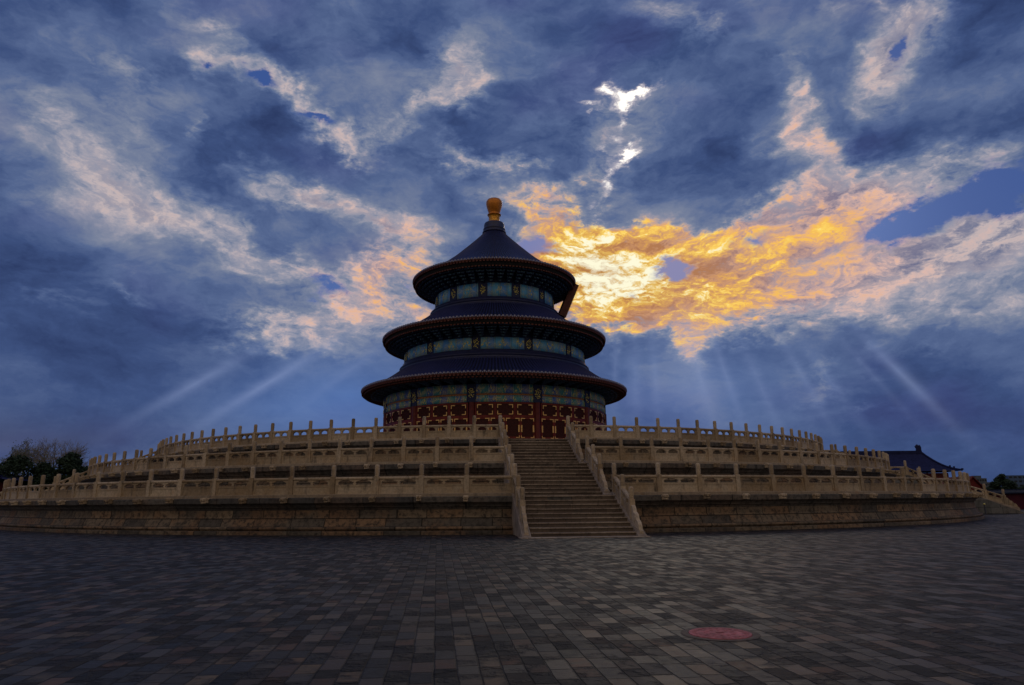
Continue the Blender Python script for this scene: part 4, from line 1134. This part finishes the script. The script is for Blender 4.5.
link('roof', mesh_of(bm, 'roof', M_redwall), t)
# long red enclosure wall with dark tiled coping
dp = 84
a_ = ground_at(955, dp + 22); b_ = ground_at(1130, dp - 14)
t = thing('enclosure_wall', 'long red wall with dark tiled coping at the right edge', 'wall', a_, math.atan2(b_.y - a_.y, b_.x - a_.x))
Lw = (b_ - a_).length; hwall = top_z(1000, 490.5, dp + 4)
bm = bmesh.new(); box(bm, 0, Lw, -.3, .3, -.02, hwall - .35); bmesh.ops.recalc_face_normals(bm, faces=bm.faces); uvbox(bm)
link('wall', mesh_of(bm, 'wall', M_redwall), t)
bm = bmesh.new()
prof = [(-.62, hwall - .38), (-.58, hwall - .24), (-.12, hwall + .06), (-.10, hwall + .2), (.10, hwall + .2), (.12, hwall + .06), (.58, hwall - .24), (.62, hwall - .38)]
va = [bm.verts.new((-.2, y, z)) for y, z in prof]; vb = [bm.verts.new((Lw + .2, y, z)) for y, z in prof]
bm.faces.new(va); bm.faces.new(vb[::-1])
for i in range(8): bm.faces.new((va[i], va[(i + 1) % 8], vb[(i + 1) % 8], vb[i]))
for i in range(int(Lw / .35)):
    box(bm, i * .35, i * .35 + .13, -.60, -.10, hwall - .30, hwall - .27 + .0)
bmesh.ops.recalc_face_normals(bm, faces=bm.faces)
link('coping', mesh_of(bm, 'coping', M_darktile), t)
# left-edge hall: blue roof corner over red wall
dp = 95
g0 = pix_at(-14, 478, dp)
hip_hall((g0.x - 4, g0.y, 0), -YAW, 4.5, 9.6, 4.5, top_z(4, 481, dp), top_z(-10, 468, dp), 'low hall with blue tiled roof and red wall at the left edge', M_fartile, M_redwall, 'side_hall')
# city blocks beyond
def block(px0, px1, pyt, dp, label, mat, storeys, group=None, stepy=0):
    a_ = ground_at(px0, dp); b_ = ground_at(px1, dp); zt = top_z((px0 + px1) / 2, pyt, dp)
    ang_ = math.atan2(b_.y - a_.y, b_.x - a_.x); Lx = (b_ - a_).length
    t = thing('city_block', label, 'building', a_, ang_, group)
    bm = bmesh.new(); box(bm, 0, Lx, 0, Lx * .6, 0, zt)
    if stepy: box(bm, Lx * .25, Lx * .7, .5, Lx * .4, zt - .002, zt + stepy)
    bmesh.ops.recalc_face_normals(bm, faces=bm.faces)
    link('wall', mesh_of(bm, 'wall', mat), t)
    nwin = 6
    for s_ in range(storeys):
        bm = bmesh.new(); z0 = zt * (s_ + .35) / storeys; z1 = zt * (s_ + .75) / storeys
        for i in range(nwin): box(bm, Lx * (i + .2) / nwin, Lx * (i + .8) / nwin, -.12, -.003, z0, z1)
        bmesh.ops.recalc_face_normals(bm, faces=bm.faces)
        link('window_band', mesh_of(bm, 'window_band', M_window), t)
block(975, 990, 478, 330, 'pale grey flat topped city block beyond the right trees', M_conc, 5, stepy=1.2)
block(989, 1003, 482, 360, 'lower grey city block between the pale block and the trees', M_conc, 4)
block(1012, 1040, 475, 330, 'bluish tower block behind the trees at the right edge', M_blueglass, 6)

# slim dark post by the right-hand stairs
p = ground_at(983.6, 1)
pp = Vector((47.2, -17.6, 0))
d_ = Vector((pix_at(983.6, 500, 1) - CAM)); tt_ = (-17.3 - CAM.y) / d_.y; pp = CAM + d_ * tt_
bl = thing('floodlight_post', 'slim dark post with a small pale lamp beside the far right stairs', 'lamp post', (pp.x, -17.3, 0))
bm = bmesh.new(); lathe(bm, [(.13, 0), (.13, .03), (.07, .04), (.065, .85), (0, .86)], seg=12); link('pole', mesh_of(bm, 'pole', M_iron), bl)
bm = bmesh.new(); lathe(bm, [(0, .86), (.09, .865), (.10, .93), (.06, .98), (0, .99)], seg=12); link('lamp_head', mesh_of(bm, 'lamp_head', M_giltpale), bl)

# ------------------------------------------------------------------ trees
def leaf_mass(bm, clumps, n, size, rng_):
    for _ in range(n):
        c, r = rng_.choice(clumps)
        v = Vector((rng_.gauss(0, 1), rng_.gauss(0, 1), rng_.gauss(0, 1))).normalized() * (rng_.random() ** .45)
        p = Vector(c) + Vector((v.x * r[0], v.y * r[1], v.z * r[2]))
        if p.z < .3: continue
        u = Vector((rng_.gauss(0, 1), rng_.gauss(0, 1), rng_.gauss(0, 1))).normalized(); q = u.orthogonal().normalized()
        s_ = size * rng_.uniform(.5, 1.4)
        bm.faces.new([bm.verts.new(p + u * s_ * a1 + q * s_ * b1) for a1, b1 in ((-1, 0), (0, -.5), (1, 0), (0, .5))])
def evergreen(px_, dp, py_top, half_w_px, label, seed, mat=None, n=5200):
    rng_ = random.Random(seed); g = ground_at(px_, dp); Ht = top_z(px_, py_top, dp); W = half_w_px * dp / FPX
    t = thing('evergreen_tree', label, 'tree', g, 0, 'trees around the terrace')
    bm = bmesh.new(); tube(bm, [(0, 0, 0), (.1, 0, Ht * .3), (-.1, .1, Ht * .6), (.05, 0, Ht * .9)], [.32, .26, .17, .05], 8)
    cl = []
    for i in range(26):
        u = rng_.random(); z = Ht * (.18 + .74 * u); ww = W * (1 - .5 * abs(u - .35)) * (1 if u < .8 else .6)
        an = rng_.uniform(0, 6.28); rr_ = ww * rng_.uniform(.15, .8)
        c = (rr_ * math.cos(an), rr_ * math.sin(an) * .8, z); s_ = W * rng_.uniform(.18, .38)
        cl.append((c, (s_, s_, s_ * .7)))
        tube(bm, [(0, 0, max(z * .6, .5)), (c[0] * .5, c[1] * .5, z * .85), c], [.10, .07, .03], 5)
    cl.append(((0, 0, Ht * .93), (W * .22, W * .22, Ht * .08)))
    link('trunk', mesh_of(bm, 'trunk', M_bark), t)
    bm = bmesh.new(); leaf_mass(bm, cl, n, max(.16, dp * .0021), rng_)
    link('crown', mesh_of(bm, 'crown', mat or M_ever), t)
def bare_tree(px_, dp, py_top, half_w_px, label, seed, leaves=0, levels=6, r0=.36):
    rng_ = random.Random(seed); g = ground_at(px_, dp); Ht = top_z(px_, py_top, dp); W = half_w_px * dp / FPX
    t = thing('bare_tree', label, 'tree', g, 0, 'trees around the terrace')
    bt = bmesh.new(); bb = bmesh.new(); tips = []
    tube(bt, [(0, 0, 0), (.05, 0, Ht * .12), (0, .05, Ht * .24)], [r0, r0 * .85, r0 * .75], 8)
    def grow(p, d, L, r, lev):
        q = p + d * L * .5 + Vector((rng_.gauss(0, .03), rng_.gauss(0, .03), .01)) * L
        e = q + (d + Vector((rng_.gauss(0, .10), rng_.gauss(0, .10), .06))).normalized() * L * .5
        tube(bb, [p, q, e], [r, r * .85, r * .68], 5 if lev < 3 else 3, cap=False)
        if lev >= levels: tips.append(e); return
        nchild = 3 if lev < 3 else rng_.choice((2, 3, 3))
        for c in range(nchild):
            sp = .62 if lev < 2 else .5
            nd = (d + Vector((rng_.gauss(0, sp), rng_.gauss(0, sp), rng_.gauss(.10, .2)))).normalized()
            grow(e if c else q.lerp(e, .9), nd, L * rng_.uniform(.62, .84), r * .62, lev + 1)
        if lev >= 2: grow(q, (d + Vector((rng_.gauss(0, .7), rng_.gauss(0, .7), .2))).normalized(), L * .55, r * .45, min(levels, lev + 2))
    asp = W / (Ht * .76)
    for c in range(4):
        an = c * 1.57 + rng_.uniform(-.4, .4)
        grow(Vector((0, 0, Ht * (.2 + .012 * c))), Vector((math.cos(an) * asp * .8, math.sin(an) * asp * .6, 1)).normalized(), Ht * .24, r0 * .5, 0)
    zmax = max(v.co.z for v in bb.verts); xm = max(abs(v.co.x) for v in bb.verts); zb0 = Ht * .2
    for v in bb.verts:
        v.co.z = zb0 + (v.co.z - zb0) * (Ht - zb0) / (zmax - zb0); v.co.x *= W / xm; v.co.y *= W / xm
    link('trunk', mesh_of(bt, 'trunk', M_bark), t)
    link('branches', mesh_of(bb, 'branches', M_twig), t)
    if leaves:
        bm = bmesh.new(); sel = [p for p in tips]
        for _ in range(leaves):
            p = Vector(rng_.choice(sel)); p = Vector((p.x * W / xm, p.y * W / xm, zb0 + (p.z - zb0) * (Ht - zb0) / (zmax - zb0))) + Vector((rng_.gauss(0, .25), rng_.gauss(0, .25), rng_.gauss(0, .25)))
            if p.x > -.05 * W and rng_.random() < .8: continue
            u = Vector((rng_.gauss(0, 1), rng_.gauss(0, 1), rng_.gauss(0, 1))).normalized(); q = u.orthogonal().normalized(); s_ = .10
            bm.faces.new([bm.verts.new(p + u * s_ * a1 + q * s_ * b1) for a1, b1 in ((-1, 0), (0, -.6), (1, 0), (0, .6))])
        link('young_leaves', mesh_of(bm, 'young_leaves', M_ever2), t)
bare_tree(24, 108, 437, 26, 'bare twiggy tree with a few young leaves at far left', 5, 2500)
bare_tree(54, 112, 436, 30, 'wide bare leafless tree beside the young leaved one at left', 9)
bare_tree(88, 118, 459, 16, 'small faint bare tree just left of the middle balustrade end', 14)
evergreen(12, 96, 455, 40, 'broad dark evergreen at the left edge below the bare trees', 21, n=9000)
evergreen(40, 98, 463, 26, 'low dark evergreen in the middle of the left tree group', 33, n=6000)
evergreen(66, 97, 452, 25, 'dark evergreen with lopsided crown nearest the terrace on the left', 22, n=8000)
evergreen(988, 150, 488, 14, 'low dark bushy tree behind the right enclosure wall', 23)
evergreen(1006, 150, 474, 14, 'tall dark rounded tree behind the red wall at right', 24, n=7000)
evergreen(1030, 150, 484, 14, 'dark tree in front of the bluish tower block', 25)
